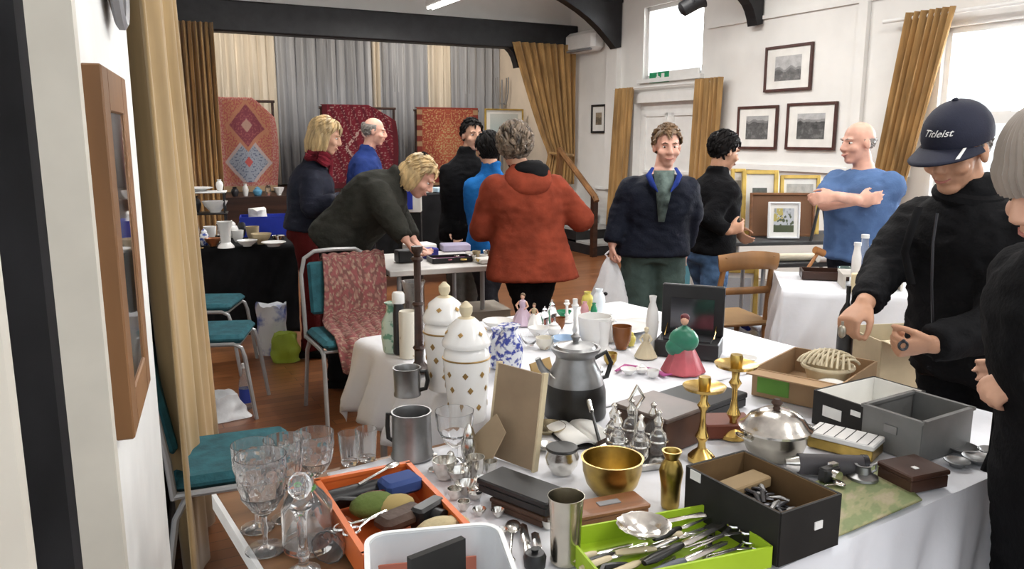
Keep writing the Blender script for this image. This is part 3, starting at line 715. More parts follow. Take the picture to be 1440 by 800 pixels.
# 8 young man in black sweater and jeans
Y = 5.3
person('young black haired man in a black sweater and blue jeans seen in profile', J(1019, 213, Y), (.88, .25, -.25), J(1008, 246, Y), J(996, 350, Y), (.85, .35, 0),
    [(J(996, 308, Y-.2), J(1024, 325, Y-.25), dict(d=(.8, .2, .2), n=(-.2, .9, .2), curl=35, side=1)), (J(1020, 305, Y+.2), J(1034, 322, Y+.1))], [fl(985, Y-.1), fl(1003, Y+.1)], None,
    cloth('black_sweater', (.006, .006, .007)), cloth('blue_jeans', (.07, .13, .24), var=.3), hair=lambda mb, M: hair_cap(mb, M, SHORT, tufts=220, tl=.045, tr=.009, messy=.6, seed=15), hair_mat='hair_black', skin='skin_tan', top_name='sweater', hem=-.05, wid=.95, dep=1.05, seed=8)
# 9 bald man in blue T-shirt with folded arms
Y = 4.88
person('bald man in a blue T-shirt with folded arms standing by the window curtain', J(1206, 201, Y), (-.93, -.25, -.08), J(1215, 236, Y), J(1208, 352, Y), (-.75, -.6, 0),
    [(J(1160, 287, Y-.12), J(1206, 282, Y-.30), dict(d=(.95, .1, .1), n=(.0, .9, 0), curl=10, side=1)), (J(1236, 286, Y-.10), J(1176, 276, Y-.36), dict(d=(-.97, .15, -.12), n=(.1, .8, -.3), curl=30, side=-1))],
    [fl(1196, Y), fl(1222, Y-.05)], None, cloth('blue_tshirt', (.085, .15, .30), var=.06), cloth('navy_trousers', (.015, .017, .025)), hair=lambda mb, M: hair_cap(mb, M, lambda p: FRINGE(p) and p.z < .02, r=(.077, .097, .092), tufts=60, tl=.015, tr=.003), hair_mat='hair_grey', skin='skin_pink', short=True, top_name='tshirt', hem=-.1, hem_w=.2, wid=1.06, dep=1.15, seed=9, bulge=.03, hs=1.05, sleeve=(.085, .07, .05))
# 10 man in navy cap and black jacket at the table
Y = 2.52
b10, M10 = person('man in a navy baseball cap and black jacket picking through the boxes', J(1345, 212, Y), (-.78, -.50, -.30), J(1362, 274, Y+.03), J(1372, 480, Y+.05), (-.80, -.5, 0),
    [(J(1248, 372, Y+.12), J(1216, 427, Y-.12), dict(d=(-.6, -.45, -.38), n=(.3, .2, -.85), curl=58, side=1, thumb=30)), (J(1405, 460, Y-.20), J(1312, 484, Y-.28), dict(d=(-.97, -.05, -.12), n=(.1, .6, .45), curl=68, side=-1, thumb=28))],
    [fl(1340, Y+.05), fl(1400, Y)], None, cloth('black_anorak', (.006, .006, .007), .75), cloth('black_trousers', (.006, .006, .007)), hair=lambda mb, M: hair_cap(mb, M, FRINGE, r=(.079, .099, .094), tufts=200, tl=.02, tr=.003), hair_mat='hair_grey', skin='skin_tan', vox=.0055, hup=(0, 0, 1), hs=1.06, wid=1.02, dep=1.2, hem=-.2, sleeve=(.088, .074, .052), seed=10, wr=1.7)
# cap: dome, brim, button, white mark, brim stripe
mat('navy_cap', (.006, .008, .024), .75, var=.1, bump=.2, bscale=300)
rg = []
for j in range(9):
    a = R(-12+100*j/8); rr = math.cos(a)
    rg.append([(0+.092*rr*math.cos(b), -.012+.112*rr*math.sin(b), .048+.1*math.sin(a)) for b in [2*PI*q/28 for q in range(28)]])
mb = MB(); mb.rings(rg, M10); cap_ = mb.build('cap', 'navy_cap', b10)
mb = MB()
def brim(s, t):
    b = R(20+140*s); x, y = .093*math.cos(b), -.012+.113*math.sin(b); l = .085*math.sin(PI*s)**.6*t
    return M10 @ Vector((x*(1+.1*t), y+l, .03-.018*t-.10*(x*x)/.01*.12+.004))
mb.sheet(18, 6, brim); br_ = mb.build('cap_brim', 'navy_cap', cap_, thick=.006)
MB().ell((0, -.012, .149), (.009, .009, .006), M=M10).build('cap_button', 'navy_cap', cap_)
mb = MB(); mb.sheet(2, 8, lambda s, t: Vector(brim(.80+.035*s, .1+.85*t))+Vector((0, 0, .006))); mb.build('brim_stripe', 'white_gloss', br_, thick=.003)
fc = bpy.data.curves.new('cap_lettering', 'FONT'); fc.body = 'Titleist'; fc.size = .034; fc.shear = .4; fc.align_x = 'CENTER'; fc.extrude = .0008
fo = bpy.data.objects.new('tmp', fc); COL.objects.link(fo); dg = bpy.context.evaluated_depsgraph_get(); me = bpy.data.meshes.new_from_object(fo.evaluated_get(dg)); bpy.data.objects.remove(fo)
for v in me.vertices:
    b = PI/2 + v.co.x/.1; a = R(14)+v.co.y/.1*.8; rr = math.cos(a)*1.012
    v.co = M10 @ Vector((.092*rr*math.cos(b), -.012+.113*rr*math.sin(b)+v.co.z, .048+.102*math.sin(a)))
me.materials.clear(); me.materials.append(MATS['white_gloss']); fo = bpy.data.objects.new('cap_lettering', me); COL.objects.link(fo); fo.parent = cap_
# jacket collar and zip
mb = MB(); nk = Vector(J(1362, 274, Y+.03))
mb.tube([nk+Vector((.085*math.cos(a), .08*math.sin(a), .0+.02*math.sin(a))) for a in [2*PI*q/20 for q in range(21)]], .024, 8); mb.build('collar', 'black_anorak', b10)
mb = MB(); mb.tube([J(1292, 292, Y-.12), J(1282, 320, Y-.14), J(1272, 355, Y-.12), J(1282, 400, Y-.14)], .013, 8, flat=.5); mb.build('rucksack_strap', 'black_cloth', b10)
zp = [J(1318, 300, Y-.22), J(1312, 340, Y-.235), J(1310, 400, Y-.235), J(1312, 460, Y-.22)]
MB().tube(zp, .004, 6).build('zip', mat('zip_metal', (.03, .03, .035), .4, .5), b10)
# small things in his hands
mb = MB(); p = J(1184, 466, Y-.27); mb.ell(p, (.012, .012, .02)); mb.cyl(p, p+Vector((0, 0, .03)), .004); tag(mb.build('trinket', mat('tarnish', (.35, .32, .26), .35, .9, var=.2)), 'small silvery trinket pinched in the right hand of the capped man', 'trinket')
p = J(1270, 486, Y-.33); mb = MB().tube([p+Vector((.012*math.cos(a), 0, .012*math.sin(a))) for a in [2*PI*q/14 for q in range(15)]], .004, 6); mb.ell(p+Vector((0, 0, .014)), (.006, .006, .005)); tag(mb.build('finger_ring', mat('dark_metal', (.05, .05, .055), .3, .8)), 'dark metal ring held in the left hand of the capped man', 'ring')
# 11 person in grey knitted hat at the table corner
Y = 1.58
b11, M11 = person('person in a grey ribbed knitted hat and long black coat beside the table corner', J(1484, 258, Y), (-.85, -.15, -.45), J(1524, 335, Y), J(1544, 680, Y), (-.9, -.1, 0),
    [(J(1502, 560, Y+.18), J(1464, 545, Y+.25)), (J(1510, 520, Y-.15), J(1480, 540, Y+.02), dict(d=(-.9, .2, -.1), n=(0, .4, -.6), curl=45, side=-1))],
    [fl(1515, Y+.1), fl(1515, Y-.12)], None, cloth('black_coat', (.006, .006, .007)), cloth('black_trousers', (.006, .006, .007)), eyes=True, brow='hair_grey', skin='skin', vox=.007, hem=-1.0, hem_w=.24, wid=1.0, dep=1.2, top_name='coat', sleeve=(.085, .075, .055), seed=11)
mat('grey_knit', (.36, .31, .265), .95, var=.1, sheen=.3)
rg = []
for j in range(14):
    a = R(-10+98*j/13); rr = math.cos(a)*(1.06 if j < 4 else 1.0)
    rg.append([((.092*rr)*(1+.022*math.cos(40*b))*math.cos(b), -.018+(.112*rr)*(1+.022*math.cos(40*b))*math.sin(b), .042+.125*math.sin(a)) for b in [2*PI*q/160 for q in range(160)]])
MB().rings(rg, M11).build('knitted_hat', 'grey_knit', b11)
# ================================================================ FURNITURE AND BACKGROUND
mat('white_cloth', (.74, .75, .79), .85, var=.03, scale=4, bump=.15, bscale=25)
mat('teal_pad', (.018, .10, .125), .85, var=.15, scale=20, bump=.2, bscale=120)
mat('grey_tube', (.36, .36, .36), .35, .3, var=.05)
mat('white_plastic', (.75, .76, .76), .45, var=.03); mat('trestle_top', (.55, .52, .47), .5, var=.06)
mat('cardboard', (.34, .22, .12), .85, var=.08, scale=6); mat('paper', (.80, .79, .75), .8, var=.03); mat('gold_leaf', (.55, .38, .10), .4, .6, var=.15)
mat('black_plastic', (.012, .012, .013), .4, var=.15); mat('clear_plastic', (.85, .88, .92), .12, var=.02, trans=.85, ior=1.15); mat('mid_grey', (.25, .25, .26), .5)
mat('royal_blue', (.01, .03, .35), .6); mat('chrome', (.75, .74, .72), .18, 1.0, var=.08)
mat('silver', (.72, .70, .66), .2, 1.0, var=.2, scale=20, bump=.05); mat('pewter', (.28, .28, .28), .38, .9, var=.15, scale=10)
mat('porcelain', (.80, .79, .77), .2, var=.03, spec=.6)
TA = math.atan2(.54, .84); ca, sa = math.cos(TA), math.sin(TA)
O = Vector((1.18, 1.83, 0))
def TF(a, b, z=0): return O + Vector((a*ca-b*sa, a*sa+b*ca, z))
def drape(name, label, corner, wa, wb, rz, ztop, ov, m, n=70, fold=.02, seed=0, group=None, cat='tablecloth'):
    """cloth over a wa x wb top; ov = overhang (left, right, front, back)"""
    mb = MB(); l, r, f, b = ov
    X0, X1, Y0, Y1 = -l, wa+r, -f, wb+b
    nx = max(8, int((X1-X0)/.025)); ny = max(8, int((Y1-Y0)/.025))
    def fn(s, t):
        x, y = X0+(X1-X0)*s, Y0+(Y1-Y0)*t
        ex = -x if x < 0 else (x-wa if x > wa else 0); ey = -y if y < 0 else (y-wb if y > wb else 0)
        cx, cy = min(max(x, 0), wa), min(max(y, 0), wb); dp = math.hypot(ex, ey)
        z = 0.004*noise.noise(Vector((x*6+seed, y*6, 0)))*(1 if dp == 0 else 0); ox = oy = 0
        if dp > 0:
            along = (cy if ex > ey else cx)+ (ey-ex)*.4
            k = fold*min(1, dp/.25)*(math.sin(along*26+seed)+.6*math.sin(along*47+2*seed)+.8)
            fl_ = .012+.05*dp+k
            ox = (-1 if x < 0 else 1)*fl_*ex/dp; oy = (-1 if y < 0 else 1)*fl_*ey/dp; z = -dp*.985+.004
        return (cx+ox, cy+oy, z)
    mb.sheet(nx, ny, fn)
    o = mb.build(name, m, loc=(corner[0], corner[1], ztop+.012), rz=rz, thick=.004, angle=70); return tag(o, label, cat, group)
def table(name, label, corner, wa, wb, rz, ztop, top_m, leg_m='grey_tube', th=.03, legr=.015, group=None):
    t = thing(name, label, 'table', (corner[0], corner[1], 0), rz, group)
    MB().box((wa/2, wb/2, ztop-th/2), (wa, wb, th), bev=.004).build('table_top', top_m, t, smooth=False)
    for x in (.07, wa-.07):
        for y in (.06, wb-.06): MB().cyl((x, y, 0), (x, y, ztop-th), legr).build('leg', leg_m, t)
    return t
TZ = .74
table('folding_table', 'long front table under the plain white cloth full of metalware boxes', TF(-.90, 0), 1.32, .85, TA, TZ, 'trestle_top')
table('folding_table', 'white clothed table carrying the porcelain jars and figurines', TF(-.82, .87), 1.37, 1.18, TA, TZ, 'trestle_top')
table('folding_table', 'brown wooden topped table carrying the cut glass', TF(-1.63, .0), .70, .9, TA, TZ+.004, mat('brown_laminate', (.20, .10, .045), .4, var=.12, scale=5, stretch=(.3, 4, 4)))
t = bpy.data.objects['folding_table.002']; MB().box((-.004, .45, TZ-.01), (.01, .9, .034)).build('edge_band', 'white_plastic', t)
drape('tablecloth', 'white tablecloth hanging down the front of the metalware table', TF(-1.38, 0), 1.80, .86, TA, TZ, (0, .25, .62, 0), 'white_cloth', seed=1)
drape('tablecloth', 'white tablecloth with a drooping corner under the porcelain jars', TF(-.82, .87), 1.37, 1.18, TA, TZ, (.30, .1, 0, .2), 'white_cloth', seed=4, fold=.03)
ZT = TZ+.018
# ---------------------------------------------------------------- stacking chairs
def stack_chair(label, loc, rz, group='teal stacking chairs'):
    """faces +x in its own frame"""
    t = thing('stacking_chair', label, 'chair', loc, rz, group)
    MB().box((0, 0, .455), (.40, .40, .05), bev=.024).build('seat', 'teal_pad', t)
    M = Matrix.Translation((-.215, 0, .70)) @ Matrix.Rotation(R(-10), 4, 'Y')
    MB().box((0.005, 0, .0), (.035, .34, .30), M=M, bev=.016).build('backrest', 'teal_pad', t)
    pts = [(-.19, -.205, .42), (-.20, -.205, .55), (-.235, -.205, .78), (-.25, -.18, .87), (-.258, -.12, .905), (-.26, 0, .91), (-.258, .12, .905), (-.25, .18, .87), (-.235, .205, .78), (-.20, .205, .55), (-.19, .205, .42)]
    MB().tube(pts, .012, 8).build('back_frame', 'grey_tube', t)
    for s in (-1, 1):
        MB().tube([(-.19, s*.205, .43), (.15, s*.205, .43), (.19, s*.205, .41), (.205, s*.207, .36), (.25, s*.215, 0)], .012, 8).build('front_leg', 'grey_tube', t)
        MB().tube([(-.15, s*.19, .42), (-.19, s*.20, .35), (-.25, s*.21, 0)], .012, 8).build('rear_leg', 'grey_tube', t)
    MB().cyl((.17, -.2, .42), (.17, .2, .42), .010).build('cross_bar', 'grey_tube', t)
    return t
stack_chair('teal padded chair beside the foreground curtain and the table of cut glass', (Zp(328, .45, 2.62).x, 2.62, 0), R(22))
stack_chair('teal padded chair whose seat is empty with a water bottle standing under it', (Zp(300, .45, 4.42).x, 4.42, 0), R(8))
stack_chair('teal padded chair standing between the empty teal chair and the black clothed table', (Zp(292, .45, 5.25).x, 5.25, 0), R(4))
cB = stack_chair('teal padded chair with a pink floral shawl draped over its back', (Zp(493, .45, 4.35).x, 4.35, 0), R(-62))
# floral shawl draped over the chair back and seat
def floral(s, t):
    k = noise.noise(Vector((s*13, t*52, 3))); q = noise.noise(Vector((s*26, t*100, 9)))
    if q > .28: return (.42, .30, .22)
    return (.30, .09, .09) if k > .05 else (.20, .085, .075) if k > -.2 else (.36, .18, .15)
mb = MB()
prof = [(-.36, .0, .50), (-.33, 0, .62), (-.30, 0, .76), (-.285, 0, .845), (-.25, 0, .872), (-.215, 0, .84), (-.165, 0, .70), (-.15, 0, .56), (-.14, 0, .51), (-.05, 0, .49), (.1, 0, .492), (.19, 0, .485), (.235, 0, .44), (.25, 0, .36), (.255, 0, .30)]
def fn(s, t):
    k = t*(len(prof)-1); i = min(int(k), len(prof)-2); f = k-i
    x = prof[i][0]+(prof[i+1][0]-prof[i][0])*f; z = prof[i][2]+(prof[i+1][2]-prof[i][2])*f
    y = -.11+.37*s+.03*math.sin(6*t); wv = .012*math.sin(s*18+5*t)+.012*noise.noise(Vector((s*5, t*7, 1)))
    return (x+wv*(.3 if .3 < t < .6 else 1), y, z+abs(wv)*.8+.008)
mb.sheet(70, 220, fn, cfn=floral)
so = mb.build('shawl', vmat('floral_cloth', .9, bump=.3), loc=cB.location, rz=cB.rotation_euler[2], thick=.008); tag(so, 'pink and red floral shawl draped over a teal chair', 'shawl')
# things beneath / beside the left chair
def bottle(name, label, loc, h, r, m, capm, labm=None, cat='bottle', neck=.35, group=None):
    t = thing(name, label, cat, loc, 0, group)
    MB().lathe([(r*.9, 0), (r, h*.02), (r, h*.55), (r*.85, h*.65), (r*neck, h*.78), (r*neck, h*.92)], 18).build('body', m, t)
    MB().lathe([(r*neck*1.15, h*.9), (r*neck*1.15, h)], 14).build('cap', capm, t)
    if labm: MB().lathe([(r*1.02, h*.15), (r*1.03, h*.16), (r*1.03, h*.45), (r*1.02, h*.46)], 18, cap=False).build('paper_label', labm, t)
    return t
bottle('water_bottle', 'plastic water bottle with a blue label under the empty teal chair', fl(347, 4.42), .27, .036, 'clear_plastic', 'white_plastic', mat('label_blue', (.02, .04, .25), .5))
def bag(name, label, loc, w_, d_, h_, m, seed=0, cat='bag', rz=0, amp=.25):
    mb = MB(); rg = []
    for k in range(12):
        t = k/11; ww = 1-.25*t+.12*math.sin(3*t+seed); rg.append([(w_/2*ww*math.cos(a)*(1+amp*noise.noise(Vector((math.cos(a)*1.5+seed, math.sin(a)*1.5, t*3)))), d_/2*ww*math.sin(a)*(1+amp*noise.noise(Vector((math.cos(a)*1.5+seed, math.sin(a)*1.5, 5+t*3)))), max(.002, h_*(t+(.12*noise.noise(Vector((math.cos(a)*2, math.sin(a)*2+seed, 9))) if 0 < k else 0)))) for a in [2*PI*q/28 for q in range(28)]])
    mb.rings(rg); return tag(mb.build(name, m, loc=loc, rz=rz, angle=30), label, cat)
mat('bag_white', (.72, .73, .75), .35, var=.05, bump=.3, bscale=20)
bag('carrier_bag', 'crumpled white carrier bag on the floor under the empty teal chair', fl(312, 4.3), .28, .22, .13, 'bag_white', 2)
bag('carrier_bag', 'white and blue carrier bag slumped under the black clothed table', fl(384, 5.62), .25, .2, .36, mat('bag_bluewhite', (.70, .72, .76), .4, col2=(.10, .15, .45), thr=(.5, .62)), 4)
bag('carrier_bag', 'lime green bag lying on the floor by the blonde woman', fl(402, 5.42), .2, .16, .2, mat('bag_lime', (.30, .40, .03), .5), 6)
# ---------------------------------------------------------------- left stall with black cloth
LA, LB = P(262, 351, .74), P(396, 346, .74); lr = math.atan2(LB.y-LA.y, LB.x-LA.x); lw = (LB-LA).length+.45
lc = LA-Vector((math.cos(lr)*.35, math.sin(lr)*.35, 0))
table('folding_table', 'folding table hidden under the black cloth by the stage', lc, lw, .75, lr, .74, 'trestle_top')
drape('tablecloth', 'black tablecloth reaching the floor on the stall of glass and china by the stage', lc, lw, .75, lr, .74, (.05, .05, .68, .05), 'black_cloth', seed=2, fold=.012)
def LP(px, py, z=.757): return P(px, py, z)
# wire tier stand with trays on the stall
q = LP(290, 335); t = thing('display_stand', 'dark two tier display stand on the black clothed stall', 'stand', q, lr)
MB().box((0, .1, .19), (.34, .2, .012), bev=.004).build('shelf', 'black_plastic', t); MB().box((0, .1, .36), (.34, .2, .012), bev=.004).build('shelf', 'white_plastic', t)
for x in (-.15, .15):
    for y in (.02, .18): MB().cyl((x, y, 0), (x, y, .36), .008).build('post', 'black_plastic', t)
def lat(name, label, cat, loc, prof, m, n=20, wob=None, group=None):
    return tag(MB().lathe(prof, n, wob=wob).build(name, m, loc=loc), label, cat, group)
def vs_(h, r, kind='vase'):
    if kind == 'vase': return [(r*.6, 0), (r*.65, h*.04), (r*.8, h*.2), (r, h*.5), (r*.8, h*.75), (r*.45, h*.88), (r*.6, h), (r*.52, h), (r*.38, h*.88), (r*.7, h*.7), (r*.6, h*.3)]
    if kind == 'spill': return [(r*1.1, 0), (r, h*.08), (r*.62, h*.2), (r*.7, h*.6), (r*.95, h*.97), (r, h), (r*.9, h), (r*.6, h*.5)]
    if kind == 'bowl': return [(r*.4, 0), (r*.42, h*.12), (r*.8, h*.55), (r, h), (r*.96, h), (r*.74, h*.55), (r*.3, h*.2)]
    if kind == 'cup': return [(r*.55, 0), (r*.6, h*.08), (r*.9, h*.4), (r, h), (r*.94, h), (r*.82, h*.4), (r*.4, h*.15)]
    if kind == 'plate': return [(r*.5, 0), (r*.55, h*.3), (r, h), (r*.97, h*1.1), (r*.55, h*.55)]
    if kind == 'jar': return [(r*.6, 0), (r*.7, h*.03), (r*.95, h*.35), (r, h*.5), (r*.8, h*.66), (r*.5, h*.72), (r*.62, h*.74), (r*.6, h*.8), (r*.35, h*.9), (r*.12, h*.93), (r*.14, h*.97), (r*.03, h)]
    if kind == 'stick': return [(r, 0), (r*.95, h*.05), (r*.35, h*.1), (r*.2, h*.25), (r*.35, h*.32), (r*.2, h*.4), (r*.2, h*.75), (r*.4, h*.82), (r*.5, h*.86), (r*.3, h*.9), (r*.32, h), (r*.2, h)]
lat('spill_vase', 'white cylindrical china vase with a flared foot on the black clothed stall', 'vase', LP(318, 348), vs_(.19, .055, 'spill'), 'porcelain')
lat('mug', 'small white china mug on the black clothed stall', 'mug', LP(335, 340), vs_(.09, .045, 'cup'), 'porcelain')
lat('tureen_dish', 'low white oval dish at the edge of the black clothed stall', 'dish', LP(348, 346), vs_(.045, .075, 'bowl'), 'porcelain')
lat('bowl', 'beige stoneware bowl on the black clothed stall', 'bowl', LP(368, 343), vs_(.08, .075, 'bowl'), mat('stoneware', (.45, .36, .22), .5))
lat('plate', 'shallow white plate near the beige stoneware bowl', 'plate', LP(385, 346), vs_(.03, .09, 'plate'), 'porcelain')
lat('wine_glass', 'tall clear glass vase on the black clothed stall beside the curtain', 'vase', LP(275, 342), vs_(.2, .035, 'vase'), 'glass')
lat('copper_bowl', 'small copper coloured bowl on the black clothed stall', 'bowl', LP(300, 346), vs_(.06, .06, 'bowl'), mat('copper', (.40, .17, .08), .35, .8))
lat('candlestick', 'short brass candlestick on the black clothed stall', 'candlestick', LP(279, 349), vs_(.1, .04, 'stick'), 'brass')
lat('figurine_vase', 'blue and white small jar on the black clothed stall', 'jar', LP(288, 345), vs_(.13, .035, 'jar'), mat('delft', (.75, .77, .80), .25, col2=(.03, .07, .35), thr=(.5, .6), scale=40))
top = bpy.data.objects['display_stand']; q2 = Vector(q)+Vector((-math.sin(lr)*.1, math.cos(lr)*.1, .0))
lat('plate', 'broad white plate on the upper tier of the dark display stand', 'plate', q2+Vector((-.06, 0, .368)), vs_(.025, .13, 'plate'), 'porcelain')
lat('comport', 'white footed dish on the lower tier of the dark display stand', 'dish', q2+Vector((.08, 0, .198)), vs_(.09, .1, 'bowl'), 'porcelain')
lat('vase', 'dark glazed vase on the lower tier of the dark display stand', 'vase', q2+Vector((-.08, 0, .198)), vs_(.13, .05), mat('dark_glaze', (.03, .03, .035), .3))
lat('vase', 'small white bud vase on the upper tier of the dark display stand', 'vase', q2+Vector((.12, .02, .368)), vs_(.09, .03), 'porcelain')
mat('stall_glass', (.9, .92, .94), .08, var=0, trans=.8)
for px, py, h_, r_, k_, m_, lab in ((268, 344, .15, .04, 'vase', 'stall_glass', 'clear glass carafe on the black clothed stall behind the curtain edge'), (308, 340, .16, .03, 'stick', 'silver', 'silver candlestick standing behind the white cylindrical vase'), (327, 334, .14, .05, 'jar', 'porcelain', 'white china pot with a lid behind the small white mug'), (342, 333, .15, .04, 'vase', 'dark_glaze', 'dark glazed vase behind the small white mug'), (356, 338, .11, .05, 'cup', 'stoneware', 'tan stoneware beaker behind the low white dish'), (358, 330, .16, .04, 'jar', 'porcelain', 'slim white china jar beside the bright blue crate'), (296, 336, .10, .05, 'cup', 'porcelain', 'white china beaker under the dark display stand'), (392, 342, .06, .05, 'bowl', 'silver', 'silver bowl at the stall end beside the blonde woman')):
    lat('china_piece', lab, 'china', LP(px, py), vs_(h_, r_, k_), m_)
# bright blue crate with oddments at the end of that stall
q = LP(372, 330); t = thing('crate', 'bright blue plastic crate on the black clothed stall by the blonde woman', 'crate', q, lr)
for a in ((0, -.12, .08, .36, .008, .16), (0, .12, .08, .36, .008, .16), (-.18, 0, .08, .008, .24, .16), (.18, 0, .08, .008, .24, .16), (0, 0, .006, .36, .24, .01)): MB().box(a[:3], a[3:]).build('panel', 'royal_blue', t)
bag('wrapping_paper', 'crumpled white wrapping paper in the bright blue crate', q+Vector((-.05, 0, .02)), .2, .16, .19, 'paper', 3, 'paper')
# ---------------------------------------------------------------- middle trestle with jewellery
MA, MBp = P(548, 383, .74), P(697, 374, .74); mr = math.atan2(MBp.y-MA.y, MBp.x-MA.x); mw = (MBp-MA).length
table('trestle_table', 'pale trestle table of jewellery in front of the stooping woman', MA, mw, .75, mr, .745, mat('pale_laminate', (.62, .60, .57), .4, var=.04), th=.035)
def mbox(label, name, px, py, w_, d_, h_, m, rz=0, cat='box', z=.747):
    return tag(MB().box((0, 0, h_/2), (w_, d_, h_), bev=.006).build(name, m, loc=P(px, py, z), rz=mr+rz), label, cat)
mbox('white printed leaflet box on the jewellery trestle', 'leaflet_box', 590, 352, .2, .16, .05, 'paper', .2)
mbox('lavender jewellery case on the jewellery trestle', 'jewellery_case', 640, 352, .2, .14, .05, mat('lavender', (.42, .38, .52), .6), -.1)
mbox('royal blue velvet jewel box on the jewellery trestle', 'jewel_box', 605, 363, .09, .08, .07, mat('blue_velvet', (.03, .03, .22), .8), .3)
mbox('dark leather case beside the stooping woman on the trestle', 'leather_case', 572, 368, .14, .1, .08, 'black_plastic', .1)
mbox('white card box at the end of the jewellery trestle', 'card_box', 683, 369, .12, .12, .03, 'paper', .1)
t = thing('jewellery_tray', 'dark purple lined jewellery tray near the front of the trestle', 'tray', P(632, 367, .747), mr)
MB().box((0, 0, .008), (.26, .15, .015)).build('base', mat('purple_velvet', (.12, .02, .08), .9), t)
for a in ((0, -.075, .26, .01), (0, .075, .26, .01), (-.13, 0, .01, .15), (.13, 0, .01, .15)): MB().box((a[0], a[1], .016), (a[2], a[3], .032)).build('rim', 'black_plastic', t)
random.seed(21)
for k in range(5):
    p = P(612+k*10, 366-(k % 2)*5, .762); mb = MB(); r = .018
    mb.tube([(r*math.cos(a), r*.9*math.sin(a), .006) for a in [2*PI*q/16 for q in range(17)]], .005, 6)
    tag(mb.build('bangle', ['silver', 'gold_leaf', mat('rose', (.5, .12, .2), .4), 'silver', 'gold_leaf'][k], loc=p), ['silver bangle nearest the blue jewel box in the purple tray', 'gold bangle beside the silver ones in the purple tray', 'rose coloured bangle in the purple lined tray', 'silver bangle beside the rose coloured one in the purple tray', 'gold bangle at the far end of the purple tray'][k], 'bangle')
for k in range(7):
    px, py = 660+k*5, 360+(k*7 % 11)
    lat('trinket_dish', ['white china trinket cup nearest the lavender case on the trestle', 'silver trinket dish nearest the lavender case on the trestle', 'tan trinket cup in the middle of the dishes on the trestle', 'gilt trinket dish in the middle of the dishes on the trestle', 'white trinket cup nearest the card box on the trestle', 'silver trinket dish nearest the card box on the trestle', 'tan trinket cup at the far end of the trestle'][k], 'dish', P(px, py, .747), vs_(.03+.01*(k % 3), .028, 'bowl' if k % 2 else 'cup'), ['porcelain', 'silver', 'stoneware', 'gold_leaf'][k % 4], group='trinket dishes on the trestle')
# bags and boxes beneath the trestle
bag('carrier_bag', 'white carrier bag with yellow and blue print under the jewellery trestle', fl(620, 4.75), .34, .26, .42, mat('bag_yellow', (.62, .58, .10), .4, col2=(.70, .72, .76), thr=(.42, .55), scale=5), 8)
def carton(label, loc, w_, d_, h_, rz, m='cardboard', open_=True, name='cardboard_box'):
    t = thing(name, label, 'box', loc, rz)
    for a in ((0, -d_/2, h_/2, w_, .006, h_), (0, d_/2, h_/2, w_, .006, h_), (-w_/2, 0, h_/2, .006, d_, h_), (w_/2, 0, h_/2, .006, d_, h_), (0, 0, .006, w_, d_, .008)): MB().box(a[:3], a[3:]).build('panel', m, t)
    if open_:
        MB().box((0, -d_/2-.05, h_+.0), (w_, .11, .005), M=Matrix.Translation((0, 0, 0))).build('flap', m, t)
    else: MB().box((0, 0, h_+.003), (w_+.01, d_+.01, .008)).build('lid', m, t)
    return t
carton('grey brown cardboard carton stacked on another under the trestle end', fl(664, 5.12)+Vector((0, 0, .275)), .42, .32, .17, mr, mat('grey_card', (.33, .29, .24), .85), False)
carton('reddish brown cardboard carton at the bottom of the stack under the trestle', fl(664, 5.12), .44, .34, .27, mr, mat('red_card', (.30, .14, .09), .85), False)
# ---------------------------------------------------------------- stall before the stage (black draped, boxes on top)
SA = W(560, 272, 8.2); SB = W(648, 278, 8.3); sr = YAW
table('folding_table', 'high counter under black cloth before the orange rug', (SA.x-.25, SA.y, 0), 1.3, .6, YAW, .94, 'trestle_top')
drape('tablecloth', 'black cloth over the counter standing before the orange rug', (SA.x-.25, SA.y), 1.3, .6, YAW, .94, (.05, .1, .85, .05), 'black_cloth', seed=6, fold=.012)
cn = Vector((SA.x-.25, SA.y, .957))
def CN(a, b): return cn+E2*a+E1*b
for k, (a, w_, h_, m, lab) in enumerate(((.15, .22, .05, 'paper', 'white flat box on the black counter by the balding man'), (.40, .18, .06, mat('mint', (.15, .42, .30), .5), 'mint green box on the black counter'), (.62, .16, .09, 'paper', 'small upright white box on the black counter'), (.85, .2, .05, mat('pale_blue', (.45, .60, .72), .5), 'pale blue box on the black counter'))):
    tag(MB().box((0, 0, h_/2), (w_, .15, h_), bev=.005).build('display_box', m, loc=CN(a, .18), rz=YAW), lab, 'box')
p = W(577, 300, 6.6); t = thing('gift_bag', 'white gift bag with a royal blue front standing beyond the trestle', 'bag', Vector((p.x, p.y, .0)), 0)
MB().box((0, 0, .47), (.2, .1, .94), taper=.9).build('easel', 'black_plastic', t)
MB().box((.0, -.02, 1.04), (.19, .1, .2), bev=.004).build('paper_body', 'paper', t); MB().box((-.02, -.072, 1.04), (.10, .006, .15)).build('blue_panel', 'royal_blue', t)
# row of small things along the stage edge behind the black clothed stall
random.seed(5)
SV = VP+.18
for k, (px, h_, r_, m, knd, lab) in enumerate(((330, .12, .05, 'dark_glaze', 'vase', 'dark vase on the stage edge below the pink rug'), (345, .16, .04, 'porcelain', 'vase', 'white vase on the stage edge below the pink rug'), (362, .12, .06, mat('sky_glaze', (.12, .35, .55), .3), 'jar', 'blue jar on the stage edge below the pink rug'), (377, .15, .04, 'glass', 'vase', 'clear glass vase on the stage edge below the pink rug'), (392, .10, .07, 'porcelain', 'bowl', 'white bowl on the stage edge beside the pink rug'))):
    u = uv_room(BW(px, 265, SV))[0]; lat('stage_'+knd if False else knd if knd != 'vase' else 'vase', lab, knd, RM(u, SV, STG), vs_(h_, r_, knd), m)
